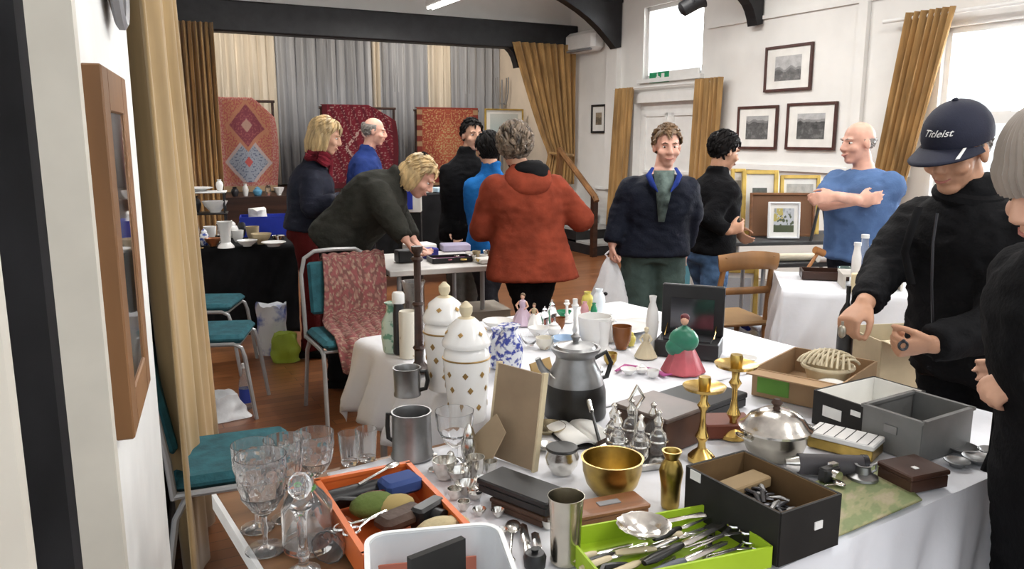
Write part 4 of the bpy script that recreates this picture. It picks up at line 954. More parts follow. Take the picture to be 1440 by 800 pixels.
# ---------------------------------------------------------------- rugs on stands on the stage
def rug_pattern(kind):
    def fn(s, t):
        x, y = abs(s-.5)*2, abs(t-.5)*2; n = noise.noise(Vector((abs(s-.5)*44, t*62, kind))); b = max(x, y)
        tri = lambda v, p: abs((v*p) % 1-.5)*2
        if kind == 0:      # pink with medallion and pale blue field
            if t < .06: return (.42, .28, .16)
            if b > .80: return (.42, .12, .11) if n > -.1 else (.50, .28, .22)
            d = x*.9+abs(t-.66)*2.6
            if d < .18: return (.45, .28, .22)
            if d < .55: return (.22, .05, .07) if n > -.2 else (.34, .1, .1)
            if d < .68: return (.46, .20, .12)
            d2 = x*.9+abs(t-.30)*2.6
            if d2 < .14: return (.5, .1, .09)
            if d2 < .62: return (.33, .36, .42) if n > -.25 else (.10, .12, .2)
            if d2 < .74: return (.5, .4, .38)
            return (.40, .10, .09) if n > 0 else (.48, .22, .12)
        if kind == 1:
            if b > .86: return (.10, .006, .012)
            d = x+abs(t-.45)*2
            if .35 < d < .45 and n > -.1: return (.5, .35, .3)
            if n > .32: return (.35, .2, .18)
            return (.17, .008, .02) if tri(s*7+t*3, 1) > .3 else (.11, .005, .015)
        if b > .82: return (.36, .22, .12) if tri(t, 8) > .5 else (.20, .03, .02)
        if x+y*.8 < .5: return (.42, .10, .05) if n > -.1 else (.5, .33, .15)
        return (.30, .05, .03) if n > .1 else (.48, .28, .13) if n < -.2 else (.36, .08, .04)
    return fn
def rug(label, pxa, pxb, pyt, pyb, v, kind, droop=0):
    A, B_, C_ = BW(pxa, pyb, v), BW(pxb, pyb, v), BW(pxa, pyt, v); w_ = (B_-A).dot(E2); h_ = C_.z-STG-.02
    mb = MB()
    def fn(s, t):      # t 0 bottom front .. 1 top, then folded over the rail
        z = h_*min(1, t*1.08); over = max(0, t*1.08-1)*h_
        x = s*w_; zz = z; yy = .02*math.sin(s*9+t*2)*(1-t)*2+over*.8
        if droop: zz -= droop*max(0, s-.62)**1.15*t**2*2.6; x += .10*math.sin(PI*t)*max(0, s-.6)
        return (x, yy, zz+.02)
    mb.sheet(100, 140, fn, cfn=rug_pattern(kind))
    u, vv = uv_room(A); t = thing('rug_stand', 'dark rail stand carrying the '+label.split(' hung')[0], 'stand', RM(u, v, STG), YAW)
    MB().cyl((-.03, .03, h_-.02), (w_+.03, .03, h_-.02), .018).build('rail', 'dark_wood', t)
    for x in (.0, w_): MB().cyl((x, .05, 0), (x, .03, h_-.02), .018).build('upright', 'dark_wood', t)
    for x in (.0, w_): MB().box((x, .03, .015), (.05, .4, .03)).build('foot', 'dark_wood', t)
    return tag(mb.build('rug', vmat('rug_wool', .95, bump=.3), loc=RM(u, v-.02, STG), rz=YAW, thick=.012), label, 'rug')
rug('pink and pale blue medallion rug hung on the stage beside the gold curtain', 312, 390, 137, 268, 11.2, 0, .35)
rug('deep red rug hung on the stage behind the balding man', 458, 558, 147, 290, 11.3, 1, .30)
rug('orange and cream patterned rug hung on the stage behind the black jacketed man', 588, 672, 151, 280, 11.4, 2)
# framed picture and lamp stand on the stage
def framed(label, center, w_, h_, nrm, frame_m, pic, mount=.18, fw=.025, tilt=0, name='framed_picture', cat='picture', mount_m='paper', glass=False, depth=.03):
    """nrm: direction the picture faces"""
    n = Vector(nrm).normalized(); rz = math.atan2(n.x, -n.y); t = thing(name, label, cat, center, rz)
    t.rotation_euler[0] = tilt
    def B(c, s, nm, m): return MB().box(c, s, bev=.003).build(nm, m, t, smooth=False)
    for x in (-1, 1): B((x*(w_/2-fw/2), 0, 0), (fw, depth, h_), 'frame_side', frame_m)
    for z in (-1, 1): B((0, 0, z*(h_/2-fw/2)), (w_-2*fw, depth, fw), 'frame_rail', frame_m)
    B((0, depth*.2, 0), (w_-fw, depth*.3, h_-fw), 'mount', mount_m)
    pw, ph = w_*(1-2*mount)-fw, h_*(1-2*mount)-fw
    mb = MB(); mb.sheet(50, 40, lambda s, q: ((s-.5)*pw, -depth*.0, (q-.5)*ph), cfn=pic); mb.build('print', vmat('print_paper', .7), t)
    if glass: B((0, -depth*.35, 0), (w_-2*fw, .002, h_-2*fw), 'glazing', 'glass')
    return t
def pic_land(seed, dark=.03, sky=.34, hor=.55, tint=(1, 1, 1)):
    def fn(s, t):
        n = noise.noise(Vector((s*5+seed, t*5, seed)))+.5*noise.noise(Vector((s*16+seed, t*16, 2)))
        h = hor+.18*noise.noise(Vector((s*4+seed, 0, seed)))
        v = sky*(1-.25*n) if t > h else dark+.10*max(0, n+.4)+(.1 if t < hor*.6 else 0)*abs(n)
        if t > h and t < h+.1: v *= .55
        return tuple(v*c for c in tint)
    return fn
p = BW(709, 172, 11.6); pw = (BW(737, 172, 11.6)-BW(683, 172, 11.6)).length; ph = BW(709, 154, 11.6).z-BW(709, 192, 11.6).z
framed('gold framed watercolour standing on the stage near the tied back curtain', p+Vector((0, 0, -.06)), pw, ph+.12, -E1, 'gold_leaf', lambda s, t: (.45+.2*t, .58+.1*t, .60+.05*t), .12)
sx = BW(709, 172, 11.66); t = thing('display_easel', 'dark easel supporting the watercolour on the stage', 'easel', RM(*uv_room(sx), STG), YAW)
hh = p.z-.06-ph/2-.06-STG
for x in (-.2, .2): MB().cyl((x, -.05, 0), (x*.6, 0, hh+.5), .015).build('leg', 'dark_wood', t)
MB().box((0, -.06, hh-.012), (.6, .06, .02)).build('ledge', 'dark_wood', t); MB().cyl((0, .3, 0), (0, .02, hh+.45), .015).build('rear_leg', 'dark_wood', t)
sx = RM(uv_room(BW(706, 130, 12.3))[0], 12.3, STG); t = thing('floor_candelabra', 'grey metal floor candelabra on the stage behind the watercolour', 'candelabra', sx, YAW); ztop_ = BW(706, 112, 12.3).z-STG
MB().lathe([(.13, 0), (.12, .02), (.02, .05), (.015, ztop_*.7), (.025, ztop_*.72), (.015, ztop_)], 14).build('column', 'mid_grey', t)
for k in range(4):
    a = PI*k/2+.5; MB().tube([(0, 0, ztop_*.78), (.08*math.cos(a), .08*math.sin(a), ztop_*.76), (.13*math.cos(a), .13*math.sin(a), ztop_*.88), (.13*math.cos(a), .13*math.sin(a), ztop_*1.02)], .010, 6).build('arm', 'mid_grey', t)
# ---------------------------------------------------------------- pictures on the right wall
mat('dark_frame', (.07, .025, .02), .4, var=.15)
def wall_pic(label, x0, x1, y0, y1, pic, mount, frame='dark_frame', fw=.028):
    a, b_ = RW(x0, (y0+y1)/2, .02), RW(x1, (y0+y1)/2, .02); c = (a+b_)/2; h_ = RW((x0+x1)/2, y0, .02).z-RW((x0+x1)/2, y1, .02).z
    return framed(label, Vector((c.x, c.y, RW((x0+x1)/2, (y0+y1)/2, .02).z)), (b_-a).length, h_, -E2, frame, pic, mount, fw)
wall_pic('framed black and white castle photograph hanging above the other two', 1076, 1142, 63, 128, pic_land(3, .12, .55, .42), .2)
wall_pic('framed black and white photograph hanging above the gold frames on the table', 1037, 1093, 149, 210, pic_land(8, .07, .42, .72), .2)
wall_pic('framed black and white street photograph hanging next to the bald man', 1106, 1176, 144, 211, pic_land(15, .05, .50, .66), .2)
wall_pic('small black framed sepia print hanging beside the doorway curtain', 832, 852, 147, 187, pic_land(22, .12, .35, .5, (1, .8, .55)), .25, 'black_timber')
# picture on the near-left partition and a plaque above it
a, b_ = WA+wd*.03-wn*.018, WA+wd*.40-wn*.018; c = (a+b_)/2
framed('oak framed picture hanging on the white partition wall', Vector((c.x, c.y, 1.345)), (b_-a).length, .645, -wn, 'oak', pic_land(30, .2, .35, .5, (1, .98, .92)), .06, .075, mount_m='paper', glass=True, depth=.032)
c = WA+wd*.5-wn*.02
t = thing('wall_plaque', 'grey brown oval plaque high on the white partition wall', 'plaque', Vector((c.x, c.y, 1.93)), math.atan2(-wn.x, wn.y))
MB().ell((0, 0, 0), (.10, .018, .14)).build('plaque_face', mat('plaque_brown', (.20, .16, .11), .6), t); MB().tube([(.105*math.cos(q*PI/12), -.008, .145*math.sin(q*PI/12)) for q in range(25)], .012, 6).build('plaque_rim', 'mid_grey', t)
# ---------------------------------------------------------------- picture stall by the right wall
PA = Zp(1030, .72, 6.3); pr = R(8)
table('trestle_table', 'dark topped table of framed pictures standing below the wall photographs', PA, 1.35, .7, pr, .72, mat('dark_table', (.03, .03, .032), .6))
def stall(a, b): return Vector((PA.x, PA.y, .722))+Vector((math.cos(pr)*a-math.sin(pr)*b, math.sin(pr)*a+math.cos(pr)*b, 0))
def lean(label, px0, px1, pyt, b, frame, pic, mount, fw=.03, face=(-.05, -1, 0), mm='paper', z0=.722, a_off=None):
    Y = stall(0.4, b).y; a, b_ = W(px0, 300, Y), W(px1, 300, Y); w_ = (b_-a).length; h_ = W((px0+px1)/2, pyt, Y).z-z0; c = (a+b_)/2
    return framed(label, Vector((c.x, c.y+.02, z0+h_/2+.004)), w_, h_, face, frame, pic, mount, fw, tilt=R(-6), mount_m=mm)
lean('gold framed engraving standing nearest the young man on the picture table', 1027, 1047, 238, .5, 'gold_leaf', pic_land(40, .3, .4, .4, (1, .95, .8)), .15)
lean('gold framed dark landscape leaning on the picture table', 1043, 1093, 240, .42, 'gold_leaf', pic_land(41, .03, .12, .6, (.9, 1, .9)), .24, .035)
lean('gold framed pale print leaning behind the brown board', 1097, 1152, 247, .46, 'gold_leaf', pic_land(42, .4, .5, .5, (1, .98, .9)), .12, .03)
lean('plain brown board frame standing before the gold frames', 1056, 1146, 272, .30, 'brown_wood', lambda s, t: (.17, .075, .03), .02, .02, mm='brown_wood')
def pic_col(s, t):
    n = noise.noise(Vector((s*7, t*7, 4)))
    return (.5, .42, .12) if t > .45 and s < .45 and n > -.1 else (.55, .58, .62) if t > .3 and n > -.2 else (.08, .10, .05) if t < .75 else (.35, .38, .40)
lean('small white mounted colour print in front of the brown board', 1082, 1126, 285, .16, 'white_plastic', pic_col, .15, .015)
# black easel and rolled paper on the picture table
p = Vector((W(1146, 330, 6.35).x, 6.38, .722)); t = thing('table_easel', 'black folding table easel beside the brown board', 'easel', p)
for a, b_ in (((-.02, 0, 0), (.05, .03, .34)), ((.12, 0, 0), (.06, .03, .34)), ((.05, .18, 0), (.05, .03, .33))): MB().cyl(a, b_, .012).build('leg', 'black_plastic', t)
# leaning frames under / beside that table
def floor_frame(label, px, Y, w_, h_, frame, pic, face=(-.2, -1, 0)):
    p = fl(px, Y); framed(label, Vector((p.x, p.y, h_/2+.01)), w_, h_, face, frame, pic, .1, .035, tilt=R(-8))
floor_frame('gold framed white print propped on the floor behind the wooden chair', 1030, 6.0, .34, .55, 'gold_leaf', lambda s, t: (.55, .57, .6))
floor_frame('pale wooden frame propped on the floor behind the chair legs', 1062, 6.05, .3, .45, 'trestle_top', lambda s, t: (.5, .5, .48))
floor_frame('blue print in a pale frame propped between the two standing men', 948, 6.1, .3, .7, 'trestle_top', lambda s, t: (.12, .35, .42))
floor_frame('white framed print propped against the wall between the two standing men', 962, 6.6, .35, .62, 'white_plastic', lambda s, t: (.4, .52, .6))
# ---------------------------------------------------------------- wooden chair
p = fl(1016, 4.8); t = thing('wooden_chair', 'brown bentwood dining chair with a plain seat facing the picture table', 'chair', p, R(14))
mat('chair_wood', (.24, .115, .04), .4, var=.15, scale=8, stretch=(1, 1, .2))
for s in (-1, 1):
    MB().tube([(s*.17, -.18, 0), (s*.165, -.17, .45), (s*.16, -.20, .70), (s*.15, -.235, .87)], [.016, .018, .017, .015], 8).build('back_leg', 'chair_wood', t)
    MB().tube([(s*.18, .18, 0), (s*.175, .17, .44)], [.014, .019], 8).build('front_leg', 'chair_wood', t)
    MB().cyl((s*.17, -.17, .2), (s*.175, .17, .2), .010).build('stretcher', 'chair_wood', t)
mb = MB(); mb.tube([(-.19, -.225, .83), (-.09, -.25, .845), (0, -.258, .85), (.09, -.25, .845), (.19, -.225, .83)], [.05, .052, .054, .052, .05], 10, flat=.28, up=(0, 1, 0)); mb.build('top_rail', 'chair_wood', t)
MB().tube([(-.16, -.2, .66), (0, -.225, .665), (.16, -.2, .66)], .022, 8, flat=.5, up=(0, 1, 0)).build('back_rail', 'chair_wood', t)
MB().box((0, 0, .455), (.40, .40, .03), bev=.012).build('seat', mat('seat_tan', (.33, .20, .09), .6), t)
# ---------------------------------------------------------------- white clothed table on the right
WA_ = Zp(1103, .74, 4.15); wr_ = R(-14)
table('folding_table', 'table under a white cloth between the wooden chair and the capped man', WA_, .8, .6, wr_, .74, 'trestle_top')
drape('tablecloth', 'pale blue white cloth hanging to the floor beside the wooden chair', WA_, .8, .6, wr_, .74, (.62, .05, .66, .05), 'white_cloth', seed=9, fold=.015)
def wt(px, py, z=.757): return P(px, py, z)
t = thing('wooden_tray', 'dark red wooden tray on the table beside the wooden chair', 'tray', wt(1158, 391), wr_)
MB().box((0, 0, .008), (.24, .16, .012)).build('base', 'dark_wood', t)
for a in ((0, -.08, .24, .01), (0, .08, .24, .01), (-.12, 0, .01, .16), (.12, 0, .01, .16)): MB().box((a[0], a[1], .025), (a[2], a[3], .045)).build('side', 'dark_wood', t)
p = wt(1140, 383)+Vector((0, 0, .05)); t = thing('gavel', 'wooden gavel resting on the dark red tray', 'gavel', p, R(20))
MB().cyl((-.02, 0, -.02), (.05, .0, .075), .010).build('handle', mat('orange_wood', (.36, .15, .04), .4), t); MB().cyl((.02, 0, .085), (.085, 0, .06), .022).build('head', 'orange_wood', t)
p = wt(1192, 388); t = thing('glass_dish', 'green tinted glass dish on the dark red tray end', 'dish', p)
MB().lathe(vs_(.05, .06, 'bowl'), 20).build('bowl', mat('green_glass', (.55, .75, .68), .05, trans=.9), t)
mat('rolled_paper', (.62, .55, .42), .7)
p = Zp(1075, .78, 5.6); table('folding_table', 'low narrow table carrying rolled paper before the brown board', Zp(1066, .7, 5.35), .75, .45, R(8), .70, 'dark_table')
q0 = Zp(1078, .728, 5.45); q1 = q0+Vector((.52, .07, 0)); tag(MB().tube([q0, q1], .027, 14).build('paper_roll', 'rolled_paper'), 'long roll of beige paper lying on the narrow table', 'paper roll')
q0 = Zp(1150, .735, 5.42); tag(MB().tube([q0, q0+Vector((.17, .03, 0))], .035, 14).build('paper_roll', 'paper'), 'short roll of white paper lying beside the beige roll', 'paper roll')
# jars and boxes before the bald man
p = Zp(1222, .757, 4.22); t = thing('riser_box', 'pale wooden riser under the jars before the bald man', 'box', p, wr_)
MB().box((0, 0, .07), (.30, .2, .012)).build('top', 'trestle_top', t)
for x in (-.14, .14): MB().box((x, 0, .032), (.012, .2, .064)).build('side', 'trestle_top', t)
jz = .757+.077; jY = 4.18
for k, (px, h_, r_, m, lab) in enumerate(((1203, .17, .024, 'porcelain', 'tall white bottle among the jars before the bald man'), (1213, .20, .026, 'clear_plastic', 'clear tall jar among the jars before the bald man'), (1228, .16, .028, mat('brown_jar', (.18, .10, .07), .3), 'brown jar among the jars before the bald man'), (1243, .17, .027, mat('mauve', (.45, .36, .50), .4), 'mauve bottle among the jars before the bald man'), (1236, .12, .022, 'black_plastic', 'short black jar among the jars before the bald man'))):
    bottle('jar', lab, Zp(px, jz, jY+.10*(k % 2)-.02), h_, r_, m, 'white_plastic', cat='jar', neck=.7)
tag(MB().box((0, 0, .05), (.07, .04, .1), bev=.004).build('cream_packet', mat('cream_paper', (.65, .55, .35), .7), loc=Zp(1206, .757, 4.05), rz=wr_), 'cream packet standing before the jars', 'packet')
# storage tub with blue lid
p = fl(1078, 5.0); t = thing('storage_tub', 'clear plastic storage tub with blue clip handles on the floor', 'tub', p, R(8)); w_, d_, h_ = .30, .30, .36
for a in ((0, -d_/2, h_/2, w_, .006, h_), (0, d_/2, h_/2, w_, .006, h_), (-w_/2, 0, h_/2, .006, d_, h_), (w_/2, 0, h_/2, .006, d_, h_), (0, 0, .006, w_, d_, .008)): MB().box(a[:3], a[3:]).build('wall_panel', 'clear_plastic', t)
MB().box((0, 0, h_+.012), (w_+.03, d_+.03, .024), bev=.006).build('lid', mat('white_trans', (.62, .66, .75), .4), t)
for s in (-1, 1): MB().box((s*(w_/2+.012), 0, h_), (.03, .1, .05), bev=.006).build('clip', 'royal_blue', t)
# carton behind the capped man's arm
carton('open beige carton standing behind the capped man and his boxes', fl(1242, 3.6)+Vector((0, 0, .0)), .34, .3, .66, R(10), mat('beige_card', (.50, .42, .28), .85), True)
# ================================================================ THINGS ON THE FRONT TABLES
mat('brass_old', (.42, .29, .08), .3, 1.0, var=.25, scale=15); mat('ebony', (.010, .009, .008), .35, var=.2)
mat('cut_glass', (.97, .98, .99), .03, var=0, trans=.965, ior=1.5)
mat('orange_plastic', (.62, .14, .03), .45, var=.06); mat('lime_card', (.34, .50, .02), .55, var=.06); mat('black_card', (.012, .011, .010), .7, var=.2)
mat('brown_lining', (.13, .075, .03), .9, var=.15); mat('grey_metal', (.20, .20, .195), .5, .35, var=.12, scale=6); mat('white_label', (.8, .8, .78), .7)
mat('gold_print', (.36, .22, .07), .4, .4, var=.2); mat('cream', (.60, .52, .36), .7, var=.08); mat('green_shawl', (.03, .20, .12), .35, var=.2); mat('rose_dress', (.45, .09, .11), .35, var=.2)
mat('leather_brown', (.06, .03, .018), .6, var=.2, bump=.2); mat('bone', (.62, .52, .34), .4, var=.12); mat('felt_green', (.10, .17, .05), .9)
mat('mdf', (.30, .22, .14), .75, var=.08); mat('blue_print', (.70, .73, .78), .2, col2=(.04, .06, .32), thr=(.47, .55), scale=46)
mat('celadon', (.55, .68, .58), .25, col2=(.16, .36, .25), thr=(.55, .62), scale=30)
def cosd(p): d = p-EYE; return math.hypot(d.x, d.y)/d.length
def px_prof(p, prof):
    s = mpp(p); k = s/cosd(p); return [(a*s, h*k) for a, h in prof]
def turn(name, label, cat, px, py, prof, m, n=24, z0=None, wob=None, group=None, hollow=0):
    """prof in photo pixels: (half width, height above the base line)"""
    p = P(px, py, z0 or ZT); pr = px_prof(p, prof)
    if hollow:
        th = hollow*mpp(p); pr = pr+[(max(r-th, .001), z) for r, z in pr[::-1] if z > th]+[(.001, pr[0][1]+th)]
    return tag(MB().lathe(pr, n, wob=wob).build(name, m, loc=p), label, cat, group)
def qbox(A, B, C, zt):
    a, b, c = P(*A, zt), P(*B, zt), P(*C, zt); e = (b-a).normalized(); w_ = (b-a).length; f_ = Vector((-e.y, e.x, 0)); d_ = (c-b).dot(f_)
    ctr = (a+b)/2+f_*d_/2; return Vector((ctr.x, ctr.y, ZT)), math.atan2(e.y, e.x), w_, abs(d_), zt-ZT
def openbox(name, label, A, B, C, zt, m, inner=None, t_=.004, cat='box', rim=None):
    loc, rz, w_, d_, h_ = qbox(A, B, C, zt); t = thing(name, label, cat, loc, rz)
    for x, y, sx, sy in ((0, -d_/2, w_, t_), (0, d_/2, w_, t_), (-w_/2, 0, t_, d_), (w_/2, 0, t_, d_)):
        MB().box((x, y, h_/2), (sx+.001, sy+.001, h_)).build('side', m, t, smooth=False)
        if inner:
            q = .6*t_; MB().box((x-math.copysign(q, x) if x else 0, y-math.copysign(q, y) if y else 0, h_/2+.002), (sx-(2*t_ if sx > sy else 0), sy-(2*t_ if sy > sx else 0), h_-.006)).build('lining', inner, t, smooth=False)
    MB().box((0, 0, t_/2+.001), (w_, d_, t_)).build('base', inner or m, t, smooth=False)
    if rim:
        for x, y, sx, sy in ((0, -d_/2, w_+.012, .012), (0, d_/2, w_+.012, .012), (-w_/2, 0, .012, d_), (w_/2, 0, .012, d_)): MB().box((x, y, h_-.003), (sx, sy, .008)).build('rim', rim, t, smooth=False)
    return t, w_, d_, h_
def solidbox(name, label, A, B, C, zt, m, cat='box', lid=.3, lid_m=None, over=.003, z0=None):
    loc, rz, w_, d_, h_ = qbox(A, B, C, zt)
    if z0: loc.z = z0; h_ = zt-z0
    t = thing(name, label, cat, loc, rz); lh = h_*lid
    MB().box((0, 0, (h_-lh)/2), (w_, d_, h_-lh), bev=.002).build('body', m, t, smooth=False)
    MB().box((0, 0, h_-lh/2+.0008), (w_+2*over, d_+2*over, lh), bev=.003).build('lid', lid_m or m, t, smooth=False)
    return t, w_, d_, h_
def inloc(t, x, y, z=0): return t.location + Matrix.Rotation(t.rotation_euler[2], 3, 'Z') @ Vector((x, y, z))
def piece(name, label, cat, mb, m, t, x, y, z=.008, rz=0, group=None): return tag(mb.build(name, m, loc=inloc(t, x, y, z), rz=t.rotation_euler[2]+rz), label, cat, group)
# ---------------------------------------------------------------- cut glass on the brown table
tri_ = lambda v: abs(v % 1-.5)*2
flute = lambda a, z: 1+.05*min(tri_(a*10+z*26), tri_(a*10-z*26))
def goblet(label, px, py, top, half, name='goblet'):
    zb = TZ+.007; p = P(px, py, zb); t = thing(name, label, 'glass', p, 0, 'cut glass on the brown table'); s = mpp(p); k = s/cosd(p); h = (py-top)*k; r = half*s
    MB().lathe([(r*.82, 0), (r*.8, h*.012), (r*.3, h*.035), (r*.1, h*.06)], 24).build('foot', 'cut_glass', t)
    MB().lathe([(r*.11, h*.055), (r*.09, h*.15), (r*.16, h*.22), (r*.1, h*.28), (r*.12, h*.36)], 14).build('stem', 'cut_glass', t)
    pr_ = [(r*lerp_tab([(.355, .12), (.44, .5), (.58, .82), (.78, .95), (1, 1)], q), h*q) for q in [.355+.645*i_/22 for i_ in range(23)]]; MB().lathe(pr_+[(r*.96, h), (r*.9, h*.78), (r*.74, h*.6), (r*.42, h*.48), (r*.02, h*.43)], 60, wob=lambda a, z: flute(a, z) if z < h*.86 else 1).build('bowl', 'cut_glass', t, angle=8)
    return t
goblet('largest cut glass goblet standing at the front of the brown table', 374, 772, 648, 35)
goblet('cut glass goblet partly hidden behind the largest goblet', 362, 742, 630, 29)
goblet('cut glass goblet standing between the largest goblet and the tankard', 404, 728, 622, 27)
goblet('cut glass goblet standing nearest the orange tray', 446, 704, 612, 27)
goblet('slim cut glass goblet at the back of the group on the brown table', 420, 690, 616, 20)
for k, (px, py, lab) in enumerate(((492, 652, 'cut glass tumbler standing nearest the goblets behind the orange tray'), (516, 646, 'cut glass tumbler standing nearest the tankard behind the orange tray'))):
    turn('tumbler', lab, 'glass', px, py, [(11, 0), (12, 2), (15, 42), (14, 42), (11, 6), (0, 5)], 'cut_glass', 36, TZ+.007, flute)
# glass decanter, ball topped glass candlestick, glass lying on its side
p = P(434, 768, TZ+.007); t = thing('decanter', 'clear glass decanter with a green neck label on the brown table', 'decanter', p); pr = px_prof(p, [(34, 0), (36, 4), (35, 55), (24, 70), (11, 82), (11, 92), (15, 95), (9, 95), (8, 80), (30, 52), (32, 8), (0, 7)])
MB().lathe(pr, 30).build('body', 'cut_glass', t); s = mpp(p)
MB().lathe([(12*s, 84*s), (12*s, 92*s)], 18, cap=False).build('neck_label', mat('label_green', (.10, .45, .05), .5), t)
p = P(428, 806, TZ+.007); t = thing('glass_candlestick', 'ball topped clear glass candlestick before the decanter', 'candlestick', p)
MB().lathe(px_prof(p, [(24, 0), (23, 5), (8, 12), (7, 20), (10, 26), (7, 32), (7, 70), (10, 80), (16, 88)]), 12).build('column', 'cut_glass', t)
q = px_prof(p, [(17, 120)])[0]; MB().ell((0, 0, q[1]*.95), (q[0], q[0], q[0]*1.15), 12, 8).build('ball_top', 'cut_glass', t)
p = P(462, 792, TZ+.007); t = thing('goblet', 'cut glass lying on its side with its rim turned to the room', 'glass', p, R(-100)); s = mpp(p); r = 24*s
M = Matrix.Translation((0, 0, r)) @ Matrix.Rotation(PI/2, 4, 'Y')
MB().lathe([(r*.3, -r*1.6), (r*.7, -r*1.2), (r*.92, -.6*r), (r, 0), (r*.93, 0), (r*.84, -.6*r), (r*.6, -1.1*r), (.001, -1.4*r)], 40, M, wob=flute).build('bowl', 'cut_glass', t); MB().lathe([(r*.1, -r*1.55), (r*.1, -2.4*r), (r*.75, -2.5*r), (r*.75, -2.55*r)], 20, M).build('foot', 'cut_glass', t)
# ---------------------------------------------------------------- orange tray of oddments
t, w_, d_, h_ = openbox('plastic_tray', 'orange plastic tray full of oddments beside the cut glass', (513, 778), (662, 742), (598, 645), .82, 'orange_plastic', None, .006, 'tray', 'orange_plastic')
TR = t
def pc(name, label, cat, mb, m, x, y, z=.008, rz=0): return piece(name, label, cat, mb, m, TR, x*w_, y*d_, z, rz)
pc('jewel_case', 'blue velvet jewel case on the heap in the orange tray', 'case', MB().box((0, 0, .02), (.085, .06, .035), bev=.008), mat('navy_velvet', (.03, .06, .20), .8), .26, .25, .035, .15)
pc('wallet', 'brown leather wallet in the orange tray', 'wallet', MB().box((0, 0, .02), (.105, .055, .03), bev=.01), 'leather_brown', .05, -.12, .025, .3)
pc('spectacle_case', 'black spectacle case at the back of the orange tray', 'case', MB().tube([(-.07, 0, .02), (-.06, 0, .02), (.06, 0, .02), (.07, 0, .02)], [.012, .022, .022, .012], 12), 'black_plastic', -.2, .32, .02, .1)
pc('camera', 'small black camera in the orange tray near its corner', 'camera', MB().box((0, 0, .025), (.08, .035, .05), bev=.006).cyl((0, -.015, .025), (0, -.04, .025), .018), 'black_plastic', .33, -.12, .015, .5)
pc('cloth_bundle', 'green cloth bundle in the orange tray', 'cloth', MB().ell((0, 0, .02), (.05, .035, .025)), mat('moss', (.10, .14, .03), .9, bump=.4), -.12, .08, .03)
pc('cloth_bundle', 'cream cloth bundle at the front of the orange tray', 'cloth', MB().ell((0, 0, .02), (.05, .03, .025)).ell((.04, .01, .015), (.03, .03, .02)), mat('cream_cloth', (.5, .42, .25), .9, bump=.4), .3, -.33, .02)
pc('cloth_bundle', 'tan cloth bundle between the wallet and the green bundle', 'cloth', MB().ell((0, 0, .02), (.04, .03, .02)), mat('tan_cloth', (.35, .26, .10), .9), .08, .02, .03)
def scissors(label, t, x, y, z, rz, sc=1.0, m='chrome'):
    o = thing('scissors', label, 'scissors', inloc(t, x, y, z), t.rotation_euler[2]+rz)
    for s in (-1, 1):
        MB().tube([(.018*math.cos(a)*sc-.055*sc, s*.014*sc+.012*sc*math.sin(a), .004) for a in [2*PI*q/14 for q in range(15)]], .0028*sc, 6).build('handle_ring', m, o)
        MB().tube([(-.037*sc, s*.013*sc, .004), (0, -s*.001*sc, .004), (.085*sc, -s*.006*sc, .004)], [.0035*sc, .005*sc, .001], 6, flat=.4).build('blade', m, o)
scissors('steel scissors lying open in the orange tray', TR, -.25*w_, -.1*d_, .05, .4)
pc('spoon', 'silver spoon sticking out at the back of the orange tray', 'spoon', MB().tube([(-.06, 0, .01), (.03, 0, .015)], .003, 6).ell((.045, 0, .016), (.02, .012, .004)), 'silver', .1, .38, .055, .5)
pc('coin_purse', 'dark red coin purse in the middle of the orange tray', 'purse', MB().ell((0, 0, .018), (.04, .03, .018)).box((0, .0, .034), (.05, .008, .006)), mat('dark_red', (.12, .015, .02), .5), -.05, .2, .02)
pc('strap', 'black leather strap lying along the orange tray', 'strap', MB().tube([(-.09, 0, .01), (-.03, .015, .018), (.03, -.01, .012), (.09, .01, .01)], .010, 6, flat=.3), 'black_plastic', -.25, .2, .035)
# ---------------------------------------------------------------- clear tub in front
loc, rz, w2, d2, h2 = qbox((520, 872), (738, 848), (662, 740), .90); t = thing('storage_tub', 'translucent plastic tub with orange printed label in front of the orange tray', 'tub', loc, rz)
mat('frosted', (.80, .82, .84), .35, var=.02, trans=.3, ior=1.1)
def rrect(w_, d_, r, z, n=6): return [(sx*(w_/2-r)+r*math.cos(a0+PI/2*k/n), sy*(d_/2-r)+r*math.sin(a0+PI/2*k/n), z) for sx, sy, a0 in ((1, 1, 0), (-1, 1, PI/2), (-1, -1, PI), (1, -1, 1.5*PI)) for k in range(n+1)]
MB().rings([rrect(w2*.9, d2*.9, .03, .002), rrect(w2, d2, .035, h2), rrect(w2-.006, d2-.006, .033, h2), rrect(w2*.9-.006, d2*.9-.006, .028, .006)]).build('tub_wall', 'frosted', t)
MB().rings([rrect(w2+.012, d2+.012, .04, h2-.004), rrect(w2+.012, d2+.012, .04, h2+.003), rrect(w2-.004, d2-.004, .034, h2+.003), rrect(w2-.004, d2-.004, .034, h2-.004)], cap=False).build('rim', 'white_plastic', t)
for x in (-.33, .2): MB().box((x*w2, d2/2*.97-.012, h2*.55), (.055, .003, .035)).build('printed_label', mat('label_orange', (.62, .20, .13), .6), t)
mb = MB(); random.seed(3)
for r_ in range(3):
    for k in range(7): mb.box((-.12*w2+k*.009, d2/2*.97-.012, h2*(.75-.16*r_)), (.006, .003, .006+.002*(k % 2)))
o = mb.build('printed_lines', 'mid_grey', t); o['kind'] = 'stuff'
tag(MB().box((0, 0, .05), (.1, .012, .1)).build('black_card', 'black_card', loc=inloc(t, -.02*w2, .0, .075), rz=rz+.5), 'black card standing in the translucent tub', 'card')
lat('bottle_stopper', 'brown stopper knob in the translucent tub', 'stopper', inloc(t, .22*w2, .02, .008), [(.012, 0), (.014, .02), (.006, .03), (.016, .045), (.01, .06)], 'leather_brown')
